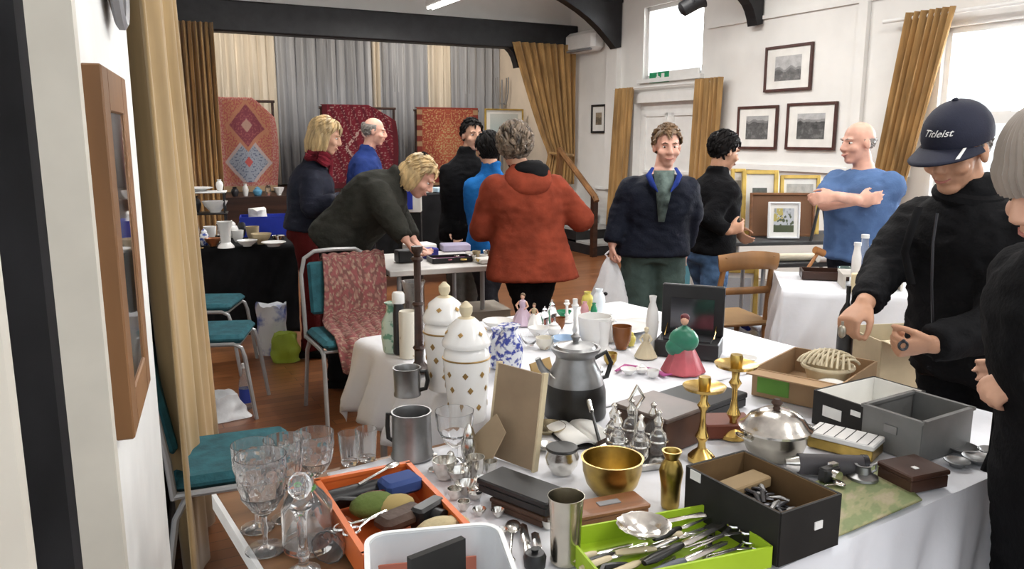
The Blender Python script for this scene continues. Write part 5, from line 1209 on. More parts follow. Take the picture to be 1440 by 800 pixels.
# ---------------------------------------------------------------- pewter, jars and vases at the left
def tankard(label, px, py, prof, handle, m='pewter', name='tankard', hm=None):
    p = P(px, py, ZT); t = thing(name, label, 'tankard', p); pr = px_prof(p, prof); th = 2.2*mpp(p)
    MB().lathe(pr+[(r-th, z) for r, z in pr[::-1] if z > th]+[(.001, th)], 28).build('body', m, t)
    s = mpp(p); k = s/cosd(p); MB().tube([(x*s, 0, z*k) for x, z in handle], 3.2*s, 8).build('handle', hm or m, t); return t
tankard('large pewter tankard with a square dark handle', 580, 640, [(30, 0), (30, 3), (28, 6), (27, 55), (28, 60)], [(-26, 56), (-33, 57), (-34, 40), (-33, 24), (-26, 20)], hm='ebony')
tankard('small pewter mug standing by the dark wooden column', 573, 555, [(19, 0), (19, 3), (18, 5), (19, 36), (20, 38)], [(18, 32), (27, 33), (29, 20), (26, 9), (18, 7)], hm='ebony')
def ginger(label, px, py, prof, knob, rows, R0):
    p = P(px, py, ZT); t = thing('lidded_jar', label, 'jar', p); pr = px_prof(p, prof); MB().lathe(pr, 40).build('body', 'porcelain', t)
    k = px_prof(p, knob); lid = [(r, z) for r, z in k]; l = MB().lathe(lid[:-4], 36).build('lid', 'porcelain', t); MB().lathe(lid[-5:], 18).build('finial', 'cream', l)
    s = mpp(p)
    def rad(z):
        for (r0, z0), (r1, z1) in zip(pr, pr[1:]):
            if z0 <= z <= z1 and z1 > z0: return r0+(r1-r0)*(z-z0)/(z1-z0)
        return pr[-1][0]
    for zi, (hpx, cnt, ph) in enumerate(rows):
        z = px_prof(p, [(0, hpx)])[0][1]
        for c in range(cnt):
            a = 2*PI*(c+ph)/cnt; r = rad(z)+.0006; M = Matrix.Rotation(a, 4, 'Z') @ Matrix.Translation((r, 0, z))
            d = 4.2*s; MB().rings([[(0, -d, 0), (0, 0, -d*1.2), (0, d, 0), (0, 0, d*1.2)], [(.0012, -d*.6, 0), (.0012, 0, -d*.8), (.0012, d*.6, 0), (.0012, 0, d*.8)]], M).build('gilt_motif', 'gold_print', t)
    z = px_prof(p, [(0, R0)])[0][1]; r = rad(z); MB().tube([((r+.0005)*math.cos(2*PI*q/48), (r+.0005)*math.sin(2*PI*q/48), z+.0022*math.sin(24*2*PI*q/48)) for q in range(49)], 1.3*s, 6).build('gilt_band', 'gold_print', t)
    z = px_prof(p, [(0, knob[3][1]+3)])[0][1]; rl = k[3][0]
    for c_ in range(6):
        M = Matrix.Rotation(2*PI*c_/6+.3, 4, 'Z') @ Matrix.Translation((rl*.93, 0, z+4*s)) @ Matrix.Rotation(R(-35), 4, 'Y'); d = 4*s
        MB().rings([[(0, -d, 0), (0, 0, -d), (0, d, 0), (0, 0, d)], [(.002, -d*.6, 0), (.002, 0, -d*.6), (.002, d*.6, 0), (.002, 0, d*.6)]], M).build('gilt_motif', 'gold_print', l)
    return t
ginger('white porcelain lidded jar with gold motifs standing next to the frame back', 657, 588, [(26, 0), (27, 4), (28, 30), (31, 62), (33, 82), (31, 93), (27, 98), (29, 100)], [(33, 100), (34, 104), (33, 107), (30, 112), (24, 126), (12, 136), (6, 138), (9, 144), (9, 151), (2, 158)], ((22, 7, 0), (46, 7, .5), (66, 8, 0)), 84)
ginger('white porcelain lidded jar with gold motifs standing beside the dark wooden column', 627, 545, [(24, 0), (25, 4), (25, 28), (28, 56), (30, 76), (28, 86), (24, 90), (26, 92)], [(30, 92), (31, 96), (30, 99), (27, 104), (22, 116), (11, 124), (5, 126), (8, 132), (8, 138), (2, 144)], ((22, 7, .3), (44, 7, .8), (62, 8, .3)), 78)
p = P(590, 522, ZT); t = thing('wooden_candlestick', 'tall slim dark wooden column candlestick beside the white jars', 'candlestick', p)
MB().lathe(px_prof(p, [(18, 0), (18, 4), (12, 8), (7, 14), (6, 60), (5, 110), (5, 160), (8, 164), (8, 170)]), 8).build('column', 'dark_wood', t)
for hh in (30, 90, 150): MB().lathe(px_prof(p, [(7, hh), (9, hh+3), (7, hh+6)]), 12).build('turned_ring', 'dark_wood', t)
turn('vase', 'clear smoky glass vase standing behind the dark wooden column', 'vase', 583, 492, [(12, 0), (13, 4), (15, 40), (14, 85), (17, 95), (16, 95), (12, 80), (12, 8), (0, 6)], mat('smoky_glass', (.55, .52, .50), .08, trans=.85))
turn('vase', 'pale green and white porcelain vase at the far left of the white cloth', 'vase', 553, 494, [(13, 0), (14, 3), (16, 20), (15, 42), (8, 56), (8, 64), (11, 68), (8, 68)], 'celadon')
turn('vase', 'ivory cylinder vase with gilt sprigs beside the pale green vase', 'vase', 575, 502, [(13, 0), (13, 62), (12, 64), (11, 62), (11, 4), (0, 4)], mat('ivory_print', (.72, .68, .58), .3, col2=(.35, .22, .10), thr=(.62, .68), scale=25))
p = P(562, 497, ZT); t = thing('scent_bottle', 'slim dark bottle with a white cap between the green and ivory vases', 'bottle', p); MB().lathe(px_prof(p, [(8, 0), (9, 3), (8, 55), (6, 70)]), 16).build('body', 'dark_glaze', t); MB().lathe(px_prof(p, [(9, 70), (9, 82), (7, 85)]), 16).build('cap', 'porcelain', t)
turn('vase', 'blue and white porcelain baluster vase behind the frame back', 'vase', 716, 528, [(14, 0), (15, 3), (19, 25), (20, 45), (13, 58), (10, 63), (16, 70), (14, 70)], 'blue_print', 28)
turn('vase', 'smaller blue and white vase standing behind the white jars', 'vase', 700, 516, [(10, 0), (11, 3), (13, 22), (13, 38), (7, 48), (10, 54), (8, 54)], 'blue_print', 24)
# glass, silver and frame in the middle left
turn('goblet', 'silver rimmed clear glass bowl on a foot next to the large tankard', 'glass', 640, 648, [(16, 0), (16, 2), (4, 6), (4, 18), (14, 26), (24, 44), (27, 68), (26, 68), (20, 40), (0, 28)], 'cut_glass', 36, wob=flute)
turn('sugar_caster', 'silver sugar caster standing in front of the white jars', 'caster', 660, 656, [(11, 0), (11, 2), (5, 6), (11, 18), (12, 30), (8, 40), (9, 42), (6, 52), (2, 58)], 'silver')
for k, (px, py, w_, h_, knd, lab) in enumerate(((625, 672, 17, 26, 'cup', 'silver cup standing beside the blue jewel case'), (645, 680, 15, 20, 'bowl', 'small silver bowl by the orange tray corner'), (668, 672, 14, 30, 'cup', 'silver beaker standing in front of the frame back'), (655, 694, 15, 16, 'bowl', 'silver salt dish close to the black case'), (640, 700, 11, 14, 'cup', 'tiny silver egg cup by the orange tray corner'), (682, 650, 10, 26, 'jar', 'silver pepper pot at the foot of the frame back'), (668, 700, 11, 18, 'jar', 'small silver mustard pot beside the black case'), (612, 660, 10, 22, 'stick', 'short silver candlestick between the large tankard and the silver cup'), (634, 662, 9, 30, 'jar', 'silver pepper caster behind the silver cup'), (678, 684, 13, 12, 'bowl', 'silver sugar bowl touching the black case'), (655, 676, 8, 24, 'vase', 'slim silver bud vase among the silver cups'), (690, 668, 9, 20, 'cup', 'silver christening cup under the frame back'), (700, 726, 10, 10, 'bowl', 'silver pin dish before the brown leather case'), (706, 752, 9, 8, 'bowl', 'silver salt spoon dish near the ladle'), (770, 742, 9, 12, 'cup', 'silver thimble cup between the brown case and the beaker'), (652, 716, 9, 12, 'cup', 'silver thimble pot at the orange tray corner'), (674, 724, 10, 9, 'bowl', 'copper coloured pin dish at the orange tray corner'))):
    p = P(px, py, ZT); s = mpp(p); lat('silver_pot', lab, 'silverware', p, vs_(h_*s*1.05, w_*s, knd), 'silver', 24)
# easel-back frame seen from behind
p0, p1 = P(692, 640, ZT), P(745, 660, ZT); e = (p1-p0).normalized(); w_ = (p1-p0).length+.02; t = thing('photo_frame', 'brown board back of a photograph frame with its easel strut open', 'photo frame', (p0+p1)/2, math.atan2(e.y, e.x)+PI/2*0)
M = Matrix.Rotation(R(-9), 4, 'X'); hh = .235
MB().box((0, 0, hh/2), (w_, .008, hh), M=M).build('backing_board', 'mdf', t, smooth=False)
for x in (-1, 1): MB().box((x*(w_/2+.002), .004, hh/2), (.008, .016, hh+.008), M=M).build('frame_edge', 'bone', t)
mb = MB(); pts = [(-.05, 0), (-.085, .06), (-.03, .135), (.015, .1), (-.005, .02)]
M2 = Matrix.Translation((-.0, -.012, .0)) @ Matrix.Rotation(R(-24), 4, 'X') @ Matrix.Translation((0, -.045, 0)) 
mb.rings([[(x, 0, z) for x, z in pts], [(x, .004, z) for x, z in pts]], Matrix.Translation((0, -.075, 0)) @ Matrix.Rotation(R(-24), 4, 'X')); mb.build('easel_strut', mat('mdf_light', (.36, .27, .17), .75), t, smooth=False)
# black case on a darker case, spoon, pen, cutlery
solidbox('leather_case', 'dark brown leather case lying under the long black case', (690, 700), (762, 728), (795, 700), .782, 'leather_brown', 'case', .4)
solidbox('long_case', 'long black leather case lying on top of a brown one', (672, 672), (768, 708), (797, 688), .815, 'black_plastic', 'case', .45, z0=.784)
def cutlery(label, px0, py0, px1, py1, kind='spoon', m='silver', z=None, name=None):
    a, b_ = P(px0, py0, z or ZT), P(px1, py1, z or ZT); d = b_-a; L = d.length; o = thing(name or kind, label, kind, a, math.atan2(d.y, d.x))
    if kind == 'spoon':
        MB().tube([(0, 0, .005), (L*.3, 0, .009), (L*.7, 0, .006)], [.006, .003, .0035], 8, flat=.5).build('handle', m, o); MB().ell((L*.84, 0, .007), (L*.16, .017, .005)).build('bowl', m, o)
    else:
        MB().tube([(0, 0, .008), (L*.2, 0, .009), (L*.45, 0, .008)], [.006, .009, .007], 8, flat=.7).build('handle', m, o); MB().tube([(L*.45, 0, .007), (L*.5, 0, .007), (L*.95, 0, .007), (L, 0, .007)], [.004, .009, .008, .001], 8, flat=.18).build('blade', 'chrome', o)
cutlery('dark silver ladle lying beside the translucent tub', 722, 792, 684, 742)
cutlery('silver table knife lying in front of the brown case', 745, 796, 735, 740, 'knife', 'silver')
cutlery('silver table spoon lying between the knife and the ladle', 716, 798, 722, 735)
cutlery('dark horn handled knife lying near the silver beaker', 760, 798, 752, 752, 'knife', 'ebony')
lat('ring_box', 'small black pot at the table front beside the silver beaker', 'pot', P(752, 796, ZT), [(.02, 0), (.022, .02), (.018, .028), (.006, .03), (.008, .036)], 'black_plastic')
turn('beaker', 'tall silver beaker standing beside the lime tray', 'beaker', 795, 788, [(21, 0), (22, 3), (21, 6), (22, 50), (25, 82), (26, 85), (25, 85), (20, 48), (19, 8), (0, 7)], mat('old_silver', (.50, .47, .40), .22, 1.0, var=.15), 30)
# book pages, dish, small pot, blade
t = thing('open_book', 'open book with white pages lying behind the small silver pot', 'book', P(818, 612, ZT), TA-.2)
for s in (-1, 1): mb = MB(); mb.sheet(8, 2, lambda a, b: (s*.07*a, (b-.5)*.16, .004+.014*math.sin(PI*a)**.7*(1-.4*a))); mb.build('page_block', 'paper', t, thick=.006)
MB().box((0, 0, .002), (.15, .165, .003)).build('cover', 'black_card', t)
turn('dish', 'gold centred silver dish standing behind the small silver pot', 'dish', 770, 607, [(14, 0), (15, 2), (26, 8), (26, 9), (14, 4), (0, 3)], mat('silver_gilt', (.55, .47, .30), .25, 1.0), 28)
turn('dish', 'small shallow silver dish beside the open book', 'dish', 768, 632, [(10, 0), (18, 6), (17, 6), (9, 2), (0, 2)], 'silver', 24)
p = P(790, 664, ZT); t = thing('silver_pot', 'squat silver pot with a dark rim next to the brass bowl', 'pot', p); MB().lathe(px_prof(p, [(14, 0), (15, 2), (22, 12), (24, 22), (21, 30), (22, 33), (19, 33), (17, 28), (20, 20), (0, 4)]), 28).build('body', 'silver', t); MB().lathe(px_prof(p, [(21.5, 31), (23, 33), (21.5, 35)]), 28).build('rim', 'ebony', t)
a = P(846, 632, ZT); t = thing('paper_knife', 'long dark paper knife standing propped against the open book', 'knife', a); MB().tube([(0, 0, 0), (-.015, .12, .06)], [.005, .004], 8, flat=.4).build('blade', 'ebony', t); MB().tube([(-.015, .12, .06), (-.02, .155, .078)], [.006, .007], 8).build('handle', 'silver', t)
turn('bowl', 'round brass bowl standing behind the flat wooden box', 'bowl', 860, 692, [(24, 0), (26, 2), (36, 14), (41, 30), (42, 45), (44, 47), (41, 47), (38, 30), (32, 14), (0, 6)], 'brass_old', 36)
t, w_, d_, h_ = solidbox('wooden_box', 'flat reddish wooden box lying beside the silver beaker', (818, 726), (913, 708), (893, 690), .79, mat('red_wood', (.26, .11, .05), .4, var=.15, scale=9, stretch=(.3, 3, 3)), 'box', .35)
MB().box((0, 0, h_+.002), (.05, .018, .002)).build('inlay_plate', 'mid_grey', t)
p = P(942, 712, ZT); turn('vase', 'small brass baluster vase beside the black card box', 'vase', 942, 712, [(12, 0), (13, 3), (14, 30), (17, 48), (14, 58), (9, 64), (13, 72), (14, 75), (11, 75), (7, 64)], 'brass_old', 24)
# ---------------------------------------------------------------- lime tray
t, w_, d_, h_ = openbox('card_tray', 'lime green tray of cutlery at the table front', (852, 815), (1085, 768), (978, 712), .80, 'lime_card', None, .004, 'tray')
LT = t
p = inloc(t, -.08*w_, .18*d_, .034); o = thing('strainer_bowl', 'pierced silver bowl with a handle resting on the lime tray', 'bowl', p, t.rotation_euler[2]); r = .05
MB().lathe([(r*.35, 0), (r*.4, .003), (r*.75, .014), (r, .024), (r*1.06, .025), (r*.95, .021), (r*.7, .011), (.001, .004)], 32, wob=lambda a, z: 1+.02*math.cos(2*PI*a*16)).build('bowl', 'silver', o)
MB().tube([(r, 0, .022), (r+.05, .005, .02), (r+.09, .01, .016)], [.008, .006, .010], 8, flat=.4).build('handle', 'silver', o)
def lc(label, x, y, L, rz, hm, bm='chrome', z=.012, kind='knife', hr=.009):
    o = thing('table_knife' if kind == 'knife' else kind, label, kind, inloc(LT, x*w_, y*d_, z), LT.rotation_euler[2]+rz)
    MB().tube([(-L*.5, 0, .006), (-L*.4, 0, .006), (-L*.1, 0, .006), (-L*.05, 0, .006)], [hr*.6, hr, hr*.85, hr*.6], 10, flat=.75).build('handle', hm, o)
    MB().tube([(-L*.06, 0, .006), (0, 0, .006), (L*.45, 0, .006), (L*.5, 0, .006)], [.004, hr*.9, hr*.7, .001], 8, flat=.2).build('blade', bm, o)
lc('bone handled knife at the back left of the lime tray', -.30, .05, .16, .25, 'bone'); lc('bone handled knife lying along the middle of the lime tray', -.18, -.15, .20, .3, 'bone', z=.016)
lc('grey handled knife lying across the lime tray front', .05, -.30, .22, .28, mat('grey_handle', (.09, .10, .13), .5), z=.02, hr=.011); lc('bone handled knife nearest the front edge of the lime tray', -.3, -.34, .16, .1, 'bone', z=.012)
lc('black handled carving knife under the pierced bowl in the lime tray', .12, -.05, .24, .34, 'ebony', z=.024, hr=.011); lc('steel knife lying below the black handled carving knife', .16, .16, .2, .25, 'silver', z=.014)
for k in range(7):
    lc(['bone handled fruit knife lying under the pierced bowl', 'dark handled fruit knife lying beside the bone handled fruit knife', 'bone handled butter knife crossing the middle of the lime tray', 'dark horn handled knife at the back edge of the lime tray', 'short bone handled knife beside the front edge of the lime tray', 'silver handled knife crossing the scissors in the lime tray', 'short bone handled knife beside the pierced bowl handle'][k], (-.34, -.26, -.02, .22, -.12, .3, .2)[k], (.22, .12, .02, .3, -.28, .02, .2)[k], (.15, .15, .18, .17, .13, .16, .12)[k], (.1, .2, -.15, .3, .6, .9, -.3)[k], ('bone', 'ebony', 'bone', 'ebony', 'bone', 'silver', 'bone')[k], z=.006+.004*(k % 4))
scissors('steel scissors with large rings at the end of the lime tray', LT, .34*w_, -.08*d_, .03, PI+.25, 1.1); scissors('small steel scissors beside the large ringed pair in the lime tray', LT, .36*w_, -.26*d_, .018, PI+.1, .9)
piece('cord_bundle', 'bundle of cream cord at the back of the lime tray', 'cord', MB().tube([(.025*math.cos(a)*(1+.1*math.sin(3*a)), .018*math.sin(a), .006+.003*math.sin(5*a)) for a in [2*PI*q/12 for q in range(36)]], .0035, 6), 'bone', LT, .08*w_, .33*d_, .01)
piece('dark_beads', 'heap of dark beads at the front left of the lime tray', 'beads', MB().tube([(.03*math.cos(a)+.006*math.sin(3*a), .02*math.sin(a), .008) for a in [2*PI*q/20 for q in range(21)]], .007, 6), 'ebony', LT, -.36*w_, -.18*d_, .006)
# ---------------------------------------------------------------- black card box with books
t, w_, d_, h_ = openbox('card_box', 'long black card box with brown lining and a white label', (1098, 722), (1182, 694), (1070, 627), .865, 'black_card', 'brown_lining', .005)
MB().box((w_*.12, -d_/2-.004, h_*.55), (.022, .002, .016)).build('label', 'white_label', t)
MB().box((-w_/2-.004, d_*.5-.03, h_*.9), (.002, .03, .02)).build('label', 'white_label', t)
BXt = t
piece('book', 'old tan book lying across the black card box', 'book', MB().box((0, 0, .012), (w_*.8, .05, .024), bev=.003), mat('old_tan', (.26, .18, .09), .8), t, 0, d_*.2, .062, .08)
piece('book', 'thin grey book standing along the inner side of the black card box', 'book', MB().box((0, 0, .04), (.008, .14, .085)), 'mid_grey', t, -w_*.36, d_*.22, .01)
random.seed(12)
for k in range(60):
    L = random.uniform(.03, .07); mb = MB(); mb.tube([(-L/2, 0, 0), (0, 0, .004), (L/2, 0, 0)], [.004, .006, .003], 6, flat=.5)
    piece('steel_tool', 'small steel tool in the heap filling the black card box', 'tool', mb, 'dark_metal' if k % 3 else 'pewter', t, random.uniform(-.2, .2)*w_, random.uniform(-.33, .12)*d_, .03+.0008*k, random.uniform(0, PI), 'steel tools in the black card box')
# ---------------------------------------------------------------- wooden box, cruet, candlesticks, tray, tureen
t, w_, d_, h_ = solidbox('wooden_box', 'dark brown wooden casket with an overhanging lid behind the cruet stand', (938, 590), (990, 571), (940, 543), .855, mat('casket', (.075, .032, .018), .4, var=.2, scale=9), 'box', .12, mat('casket_lid', (.13, .095, .08), .35, var=.15), .006)
p = P(893, 640, ZT); t = thing('cruet_stand', 'silver cruet stand with cut glass bottles and a loop handle', 'cruet', p, TA)
k_ = mpp(p); MB().lathe([(.075, 0), (.078, .006), (.08, .012), (.076, .014), (.07, .008), (.001, .007)], 36, wob=lambda a, z: 1+.02*math.cos(2*PI*a*12)).build('tray', 'silver', t)
MB().tube([(0, 0, .01), (0, 0, .095), (-.018, 0, .115), (0, 0, .14), (.018, 0, .115), (0, 0, .095)], .0035, 8).build('loop_handle', 'silver', t)
for k in range(6):
    a = 2*PI*k/6; b = MB().lathe([(.012, .012), (.015, .016), (.016, .05), (.007, .064), (.008, .07)], 14, Matrix.Translation((.045*math.cos(a), .045*math.sin(a), 0))).build('cruet_bottle', 'cut_glass', t)
    MB().lathe([(.008, .07), (.010, .078), (.004, .088), (.006, .095), (.001, .1)], 12, Matrix.Translation((.045*math.cos(a), .045*math.sin(a), 0))).build('stopper', 'silver', b)
    MB().tube([(.045*math.cos(a)+.019*math.cos(q*PI/6), .045*math.sin(a)+.019*math.sin(q*PI/6), .04) for q in range(13)], .0022, 6).build('ring', 'silver', t)
bpy.data.objects['cruet_stand'].scale = (1.3, 1.3, 1.3)
for lab, px, py, sc in (('brass candlestick standing nearer the dark brown casket', 986, 646, 1.0), ('brass candlestick standing nearer the silver tureen', 1030, 614, 1.0)):
    p = P(px, py, ZT); t = thing('brass_candlestick', lab, 'candlestick', p, 0, 'pair of brass candlesticks')
    MB().lathe(px_prof(p, [(19*sc, 0), (19*sc, 5), (14, 10), (6, 16), (5, 24), (10, 32), (6, 40), (4, 52), (4, 66), (9, 74), (5, 80), (6, 92)]), 24).build('column', 'brass', t)
    MB().lathe(px_prof(p, [(8, 90), (28, 96), (30, 100), (27, 99), (8, 94)]), 28).build('drip_pan', 'brass', t); MB().lathe(px_prof(p, [(8, 94), (9, 108), (8, 112), (6, 112)]), 16).build('socket', 'brass_old', t)
t, w_, d_, h_ = solidbox('black_tray_case', 'flat black case lying behind the brass candlesticks', (985, 575), (1050, 552), (1020, 522), .80, 'black_plastic', 'case', .4)
p = P(1040, 625, ZT); tag(MB().box((0, 0, .02), (.14, .1, .04), bev=.004).build('cigar_box', mat('red_brown', (.16, .04, .02), .5), loc=P(1020, 608, ZT), rz=TA-.5), 'red brown wooden cigar box lying between the brass candlesticks', 'box')
p = P(1088, 640, ZT); t = thing('tureen', 'round silver tureen with a domed lid and two handles', 'tureen', p, .3); MB().lathe(px_prof(p, [(30, 0), (31, 3), (38, 8), (44, 24), (45, 36), (47, 38)]), 36).build('body', 'old_silver', t)
l = MB().lathe(px_prof(p, [(50, 37), (50, 40), (44, 44), (36, 54), (20, 62), (8, 64)]), 36).build('lid', 'silver', t); MB().lathe(px_prof(p, [(6, 63), (4, 67), (8, 72), (4, 77)]), 14).build('finial', 'leather_brown', l)
s = mpp(p)
for q in (-1, 1): MB().tube([(q*44*s, -8*s, 30*s), (q*56*s, -8*s, 36*s), (q*58*s, 0, 37*s), (q*56*s, 8*s, 36*s), (q*44*s, 8*s, 30*s)], 2.6*s, 8).build('handle', 'silver', t)
# ---------------------------------------------------------------- boxes at the right
t, w_, d_, h_ = openbox('cardboard_box', 'low cardboard box with a green label holding a cream basket', (1060, 517), (1182, 541), (1234, 508), .845, 'cardboard', None, .005)
MB().box((-w_*.25, -d_/2-.004, h_*.45), (.10, .002, .05)).build('label', mat('label_leaf', (.12, .30, .04), .6), t)
MB().box((0, -d_/2-.03, h_-.004), (w_*.98, .06, .004)).build('flap', 'cardboard', t)
# lattice basket
c = inloc(t, .12*w_, .05*d_, .03); o = thing('lattice_basket', 'cream openwork basket lying in the cardboard box', 'basket', c, t.rotation_euler[2]); rr = .075
for k in range(9):
    x = -.06+.015*k
    for sg in (-1, 1):
        hl_ = math.sqrt(max(.0004, rr*rr-x*x)); MB().tube([(x+sg*.02*(q/6-1), hl_*(q/6-1), .055+.05*math.sqrt(max(0, 1-(x/rr)**2-(hl_*(q/6-1)/rr)**2*.9))) for q in range(13)], .0042, 6).build('lattice_strip', 'cream', o)
MB().tube([(rr*math.cos(2*PI*q/30), rr*math.sin(2*PI*q/30), .055) for q in range(31)], .007, 8).build('rim', 'cream', o)
MB().lathe([(.05, 0), (.06, .01), (.072, .055), (.068, .055), (.05, .012), (.001, .01)], 24).build('lower_bowl', 'bone', o)
piece('packing_paper', 'crumpled white packing paper in the cardboard box', 'paper', MB().ell((0, 0, .03), (.06, .04, .03)).ell((.05, .01, .025), (.04, .04, .025)), 'paper', t, .3*w_, -.2*d_, .01)
t, w_, d_, h_ = openbox('shoe_box', 'open black shoe box with white lining and paper labels', (1146, 548), (1216, 571), (1302, 550), .855, 'black_card', 'paper', .005)
MB().box((-w_*.1, -d_/2-.004, h_*.5), (.06, .002, .03)).build('label', 'white_label', t); MB().box((w_*.36, -d_/2-.004, h_*.72), (.03, .002, .014)).build('label', 'white_label', t)
for k, (x, y, m) in enumerate(((.1, .1, 'mid_grey'), (.2, -.1, 'leather_brown'), (-.1, .15, 'pewter'))): piece('small_box', ['grey small box lying in the black shoe box', 'brown small box lying in the black shoe box', 'pewter coloured small box lying in the black shoe box'][k], 'box', MB().box((0, 0, .012), (.04, .03, .024), bev=.003), m, t, x*w_, y*d_, .008, k)
t, w_, d_, h_ = openbox('metal_box', 'open grey metal deed box at the edge nearest the capped man', (1216, 568), (1298, 594), (1380, 576), .865, 'grey_metal', None, .004, rim='grey_metal')
MB().box((0, -d_/2-.004, h_*.6), (.035, .004, .02)).build('label_holder', 'pewter', t)
for k, (x, y, m) in enumerate(((.1, 0, 'copper'), (-.1, .1, 'leather_brown'), (.25, .15, 'brass_old'), (0, -.2, 'pewter'))): piece('brooch', ['copper brooch lying in the grey metal box', 'brown leather button lying in the grey metal box', 'brass brooch lying in the grey metal box', 'pewter brooch lying in the grey metal box'][k], 'brooch', MB().ell((0, 0, .008), (.018, .014, .007)).ell((0, 0, .014), (.008, .006, .005)), m, t, x*w_, y*d_, .006)
# white topped domino box, spectacle case, brown box, map
t, w_, d_, h_ = solidbox('domino_box', 'long box with a white slatted top and brass front beside the tureen', (1136, 606), (1228, 628), (1234, 612), .80, 'brass_old', 'box', .35, 'porcelain')
for k in range(6): MB().box((-w_*.42+k*w_*.168, 0, h_+.0015), (.0015, d_, .001)).build('joint_line', 'black_card', t)
a, b_ = P(1122, 652, ZT+.025), P(1212, 655, ZT+.025); t = thing('telescope', 'grey leather covered telescope with a brass end lying by the domino box', 'telescope', a, math.atan2((b_-a).y, (b_-a).x)); L = (b_-a).length
MB().tube([(0, 0, 0), (L, 0, 0)], .025, 18).build('barrel', mat('grey_leather', (.06, .055, .06), .55, var=.12), t); MB().tube([(-.03, 0, 0), (0, 0, 0)], [.012, .02], 16).build('eyepiece', 'silver', t); MB().tube([(L, 0, 0), (L+.012, 0, 0)], .027, 18).build('end_cap', 'dark_metal', t)
t, w_, d_, h_ = solidbox('wooden_box', 'small brown wooden box with a white price sticker near the table edge', (1235, 648), (1283, 671), (1327, 657), .80, mat('brown_box', (.055, .025, .016), .4, var=.2), 'box', .3)
MB().box((w_*.15, -d_*.1, h_+.002), (.014, .012, .0015)).build('price_sticker', 'white_label', t)
mb = MB(); q = [P(1172, 757, 0), P(1297, 703, 0), P(1232, 650, 0), P(1165, 672, 0)]
def mapc(s, t):
    n = noise.noise(Vector((s*5, t*5, 2)))+.4*noise.noise(Vector((s*14, t*14, 7)))
    return (.22, .27, .11) if n > .1 else (.33, .33, .16) if n > -.25 else (.42, .36, .22)
qa = [P(1172, 757, ZT+.004), P(1297, 703, ZT+.004), P(1240, 650, ZT+.004), P(1130, 682, ZT+.004)]
mb.sheet(40, 40, lambda s, t: qa[0].lerp(qa[1], s).lerp(qa[3].lerp(qa[2], s), t), cfn=mapc); tag(mb.build('printed_map', vmat('map_paper', .6), thick=.003), 'green printed map lying at the table edge under the brown box', 'map')
# camera, inkwell, plates near the edge
p = P(1165, 676, ZT+.006); t = thing('pocket_camera', 'small black and silver pocket camera lying on the green map', 'camera', p, .5); MB().box((0, 0, .018), (.05, .025, .034), bev=.004).build('body', 'black_plastic', t); MB().cyl((0, -.012, .02), (0, -.028, .02), .013, n=16).build('lens', 'chrome', t); MB().box((.012, 0, .038), (.02, .014, .008)).build('viewfinder', 'chrome', t)
p = P(1213, 672, ZT+.006); t = thing('inkwell', 'grey metal inkwell lying on the green map', 'inkwell', p); MB().lathe([(.035, 0), (.034, .006), (.018, .014), (.016, .03), (.02, .034), (.014, .034), (.01, .012)], 20).build('body', 'pewter', t); MB().tube([(.018, 0, .03), (.03, 0, .036), (.03, 0, .02), (.02, 0, .014)], .003, 6).build('handle', 'pewter', t)
cutlery('silver fork handle lying on the green map by the camera', 1150, 690, 1185, 682, 'spoon', z=ZT+.006)
for k, (px, py, r_) in enumerate(((1352, 635, .04), (1375, 650, .038), (1345, 655, .03), (1392, 640, .03))): lat('metal_dish', ['grey metal dish beside the metal deed box', 'grey metal dish nearest the dark tassel', 'small grey metal dish next to the brown wooden box', 'small grey metal dish beside the black coat'][k], 'dish', P(px, py, ZT), vs_(.014, r_, 'plate'), 'pewter')
# dark cord with tassel hanging from the coat sleeve
mb = MB(); mb.tube([J(1402, 570, 1.75), J(1398, 600, 1.74), J(1393, 635, 1.74), J(1384, 662, 1.74)], [.007, .006, .005, .009], 8); tag(mb.build('bag_strap', 'black_cloth'), 'black strap hanging at the table edge beside the black coat', 'strap')
# ---------------------------------------------------------------- kettle, black jewel case, figurines
p = P(808, 582, ZT); t = thing('kettle', 'grey metal kettle with a black base and wire bail handle', 'kettle', p, .2)
MB().lathe(px_prof(p, [(43, 0), (44, 4), (43, 34), (40, 44)]), 32).build('lower_body', 'ebony', t); MB().lathe(px_prof(p, [(40, 43), (37, 56), (28, 72), (27, 80), (34, 88), (35, 92), (31, 92), (25, 80)]), 32).build('upper_body', 'pewter', t); MB().lathe(px_prof(p, [(30, 88), (26, 94), (10, 98), (4, 100), (7, 106), (2, 110)]), 24).build('lid', 'pewter', t)
s = mpp(p); MB().tube([(38*s*math.cos(a), -30*s*math.sin(a), (66-14*math.sin(a))*s) for a in [PI*q/14 for q in range(15)]], 1.6*s, 6).build('bail_handle', 'chrome', t)
MB().tube([(28*s, 0, 80*s), (44*s, 0, 88*s), (52*s, 0, 72*s), (46*s, 0, 52*s), (36*s, 0, 50*s)], 3.5*s, 8).build('side_handle', 'ebony', t)
MB().tube([(-30*s, 0, 50*s), (-48*s, 0, 70*s), (-54*s, 0, 84*s)], [7*s, 5*s, 4*s], 10).build('spout', 'pewter', t)
tag(MB().box((0, 0, .06), (.1, .006, .12), M=Matrix.Rotation(R(-18), 4, 'X')).build('gilt_board', mat('gilt_wood', (.38, .24, .08), .5), loc=P(772, 560, ZT), rz=.9), 'gold brown board leaning against the kettle', 'board')
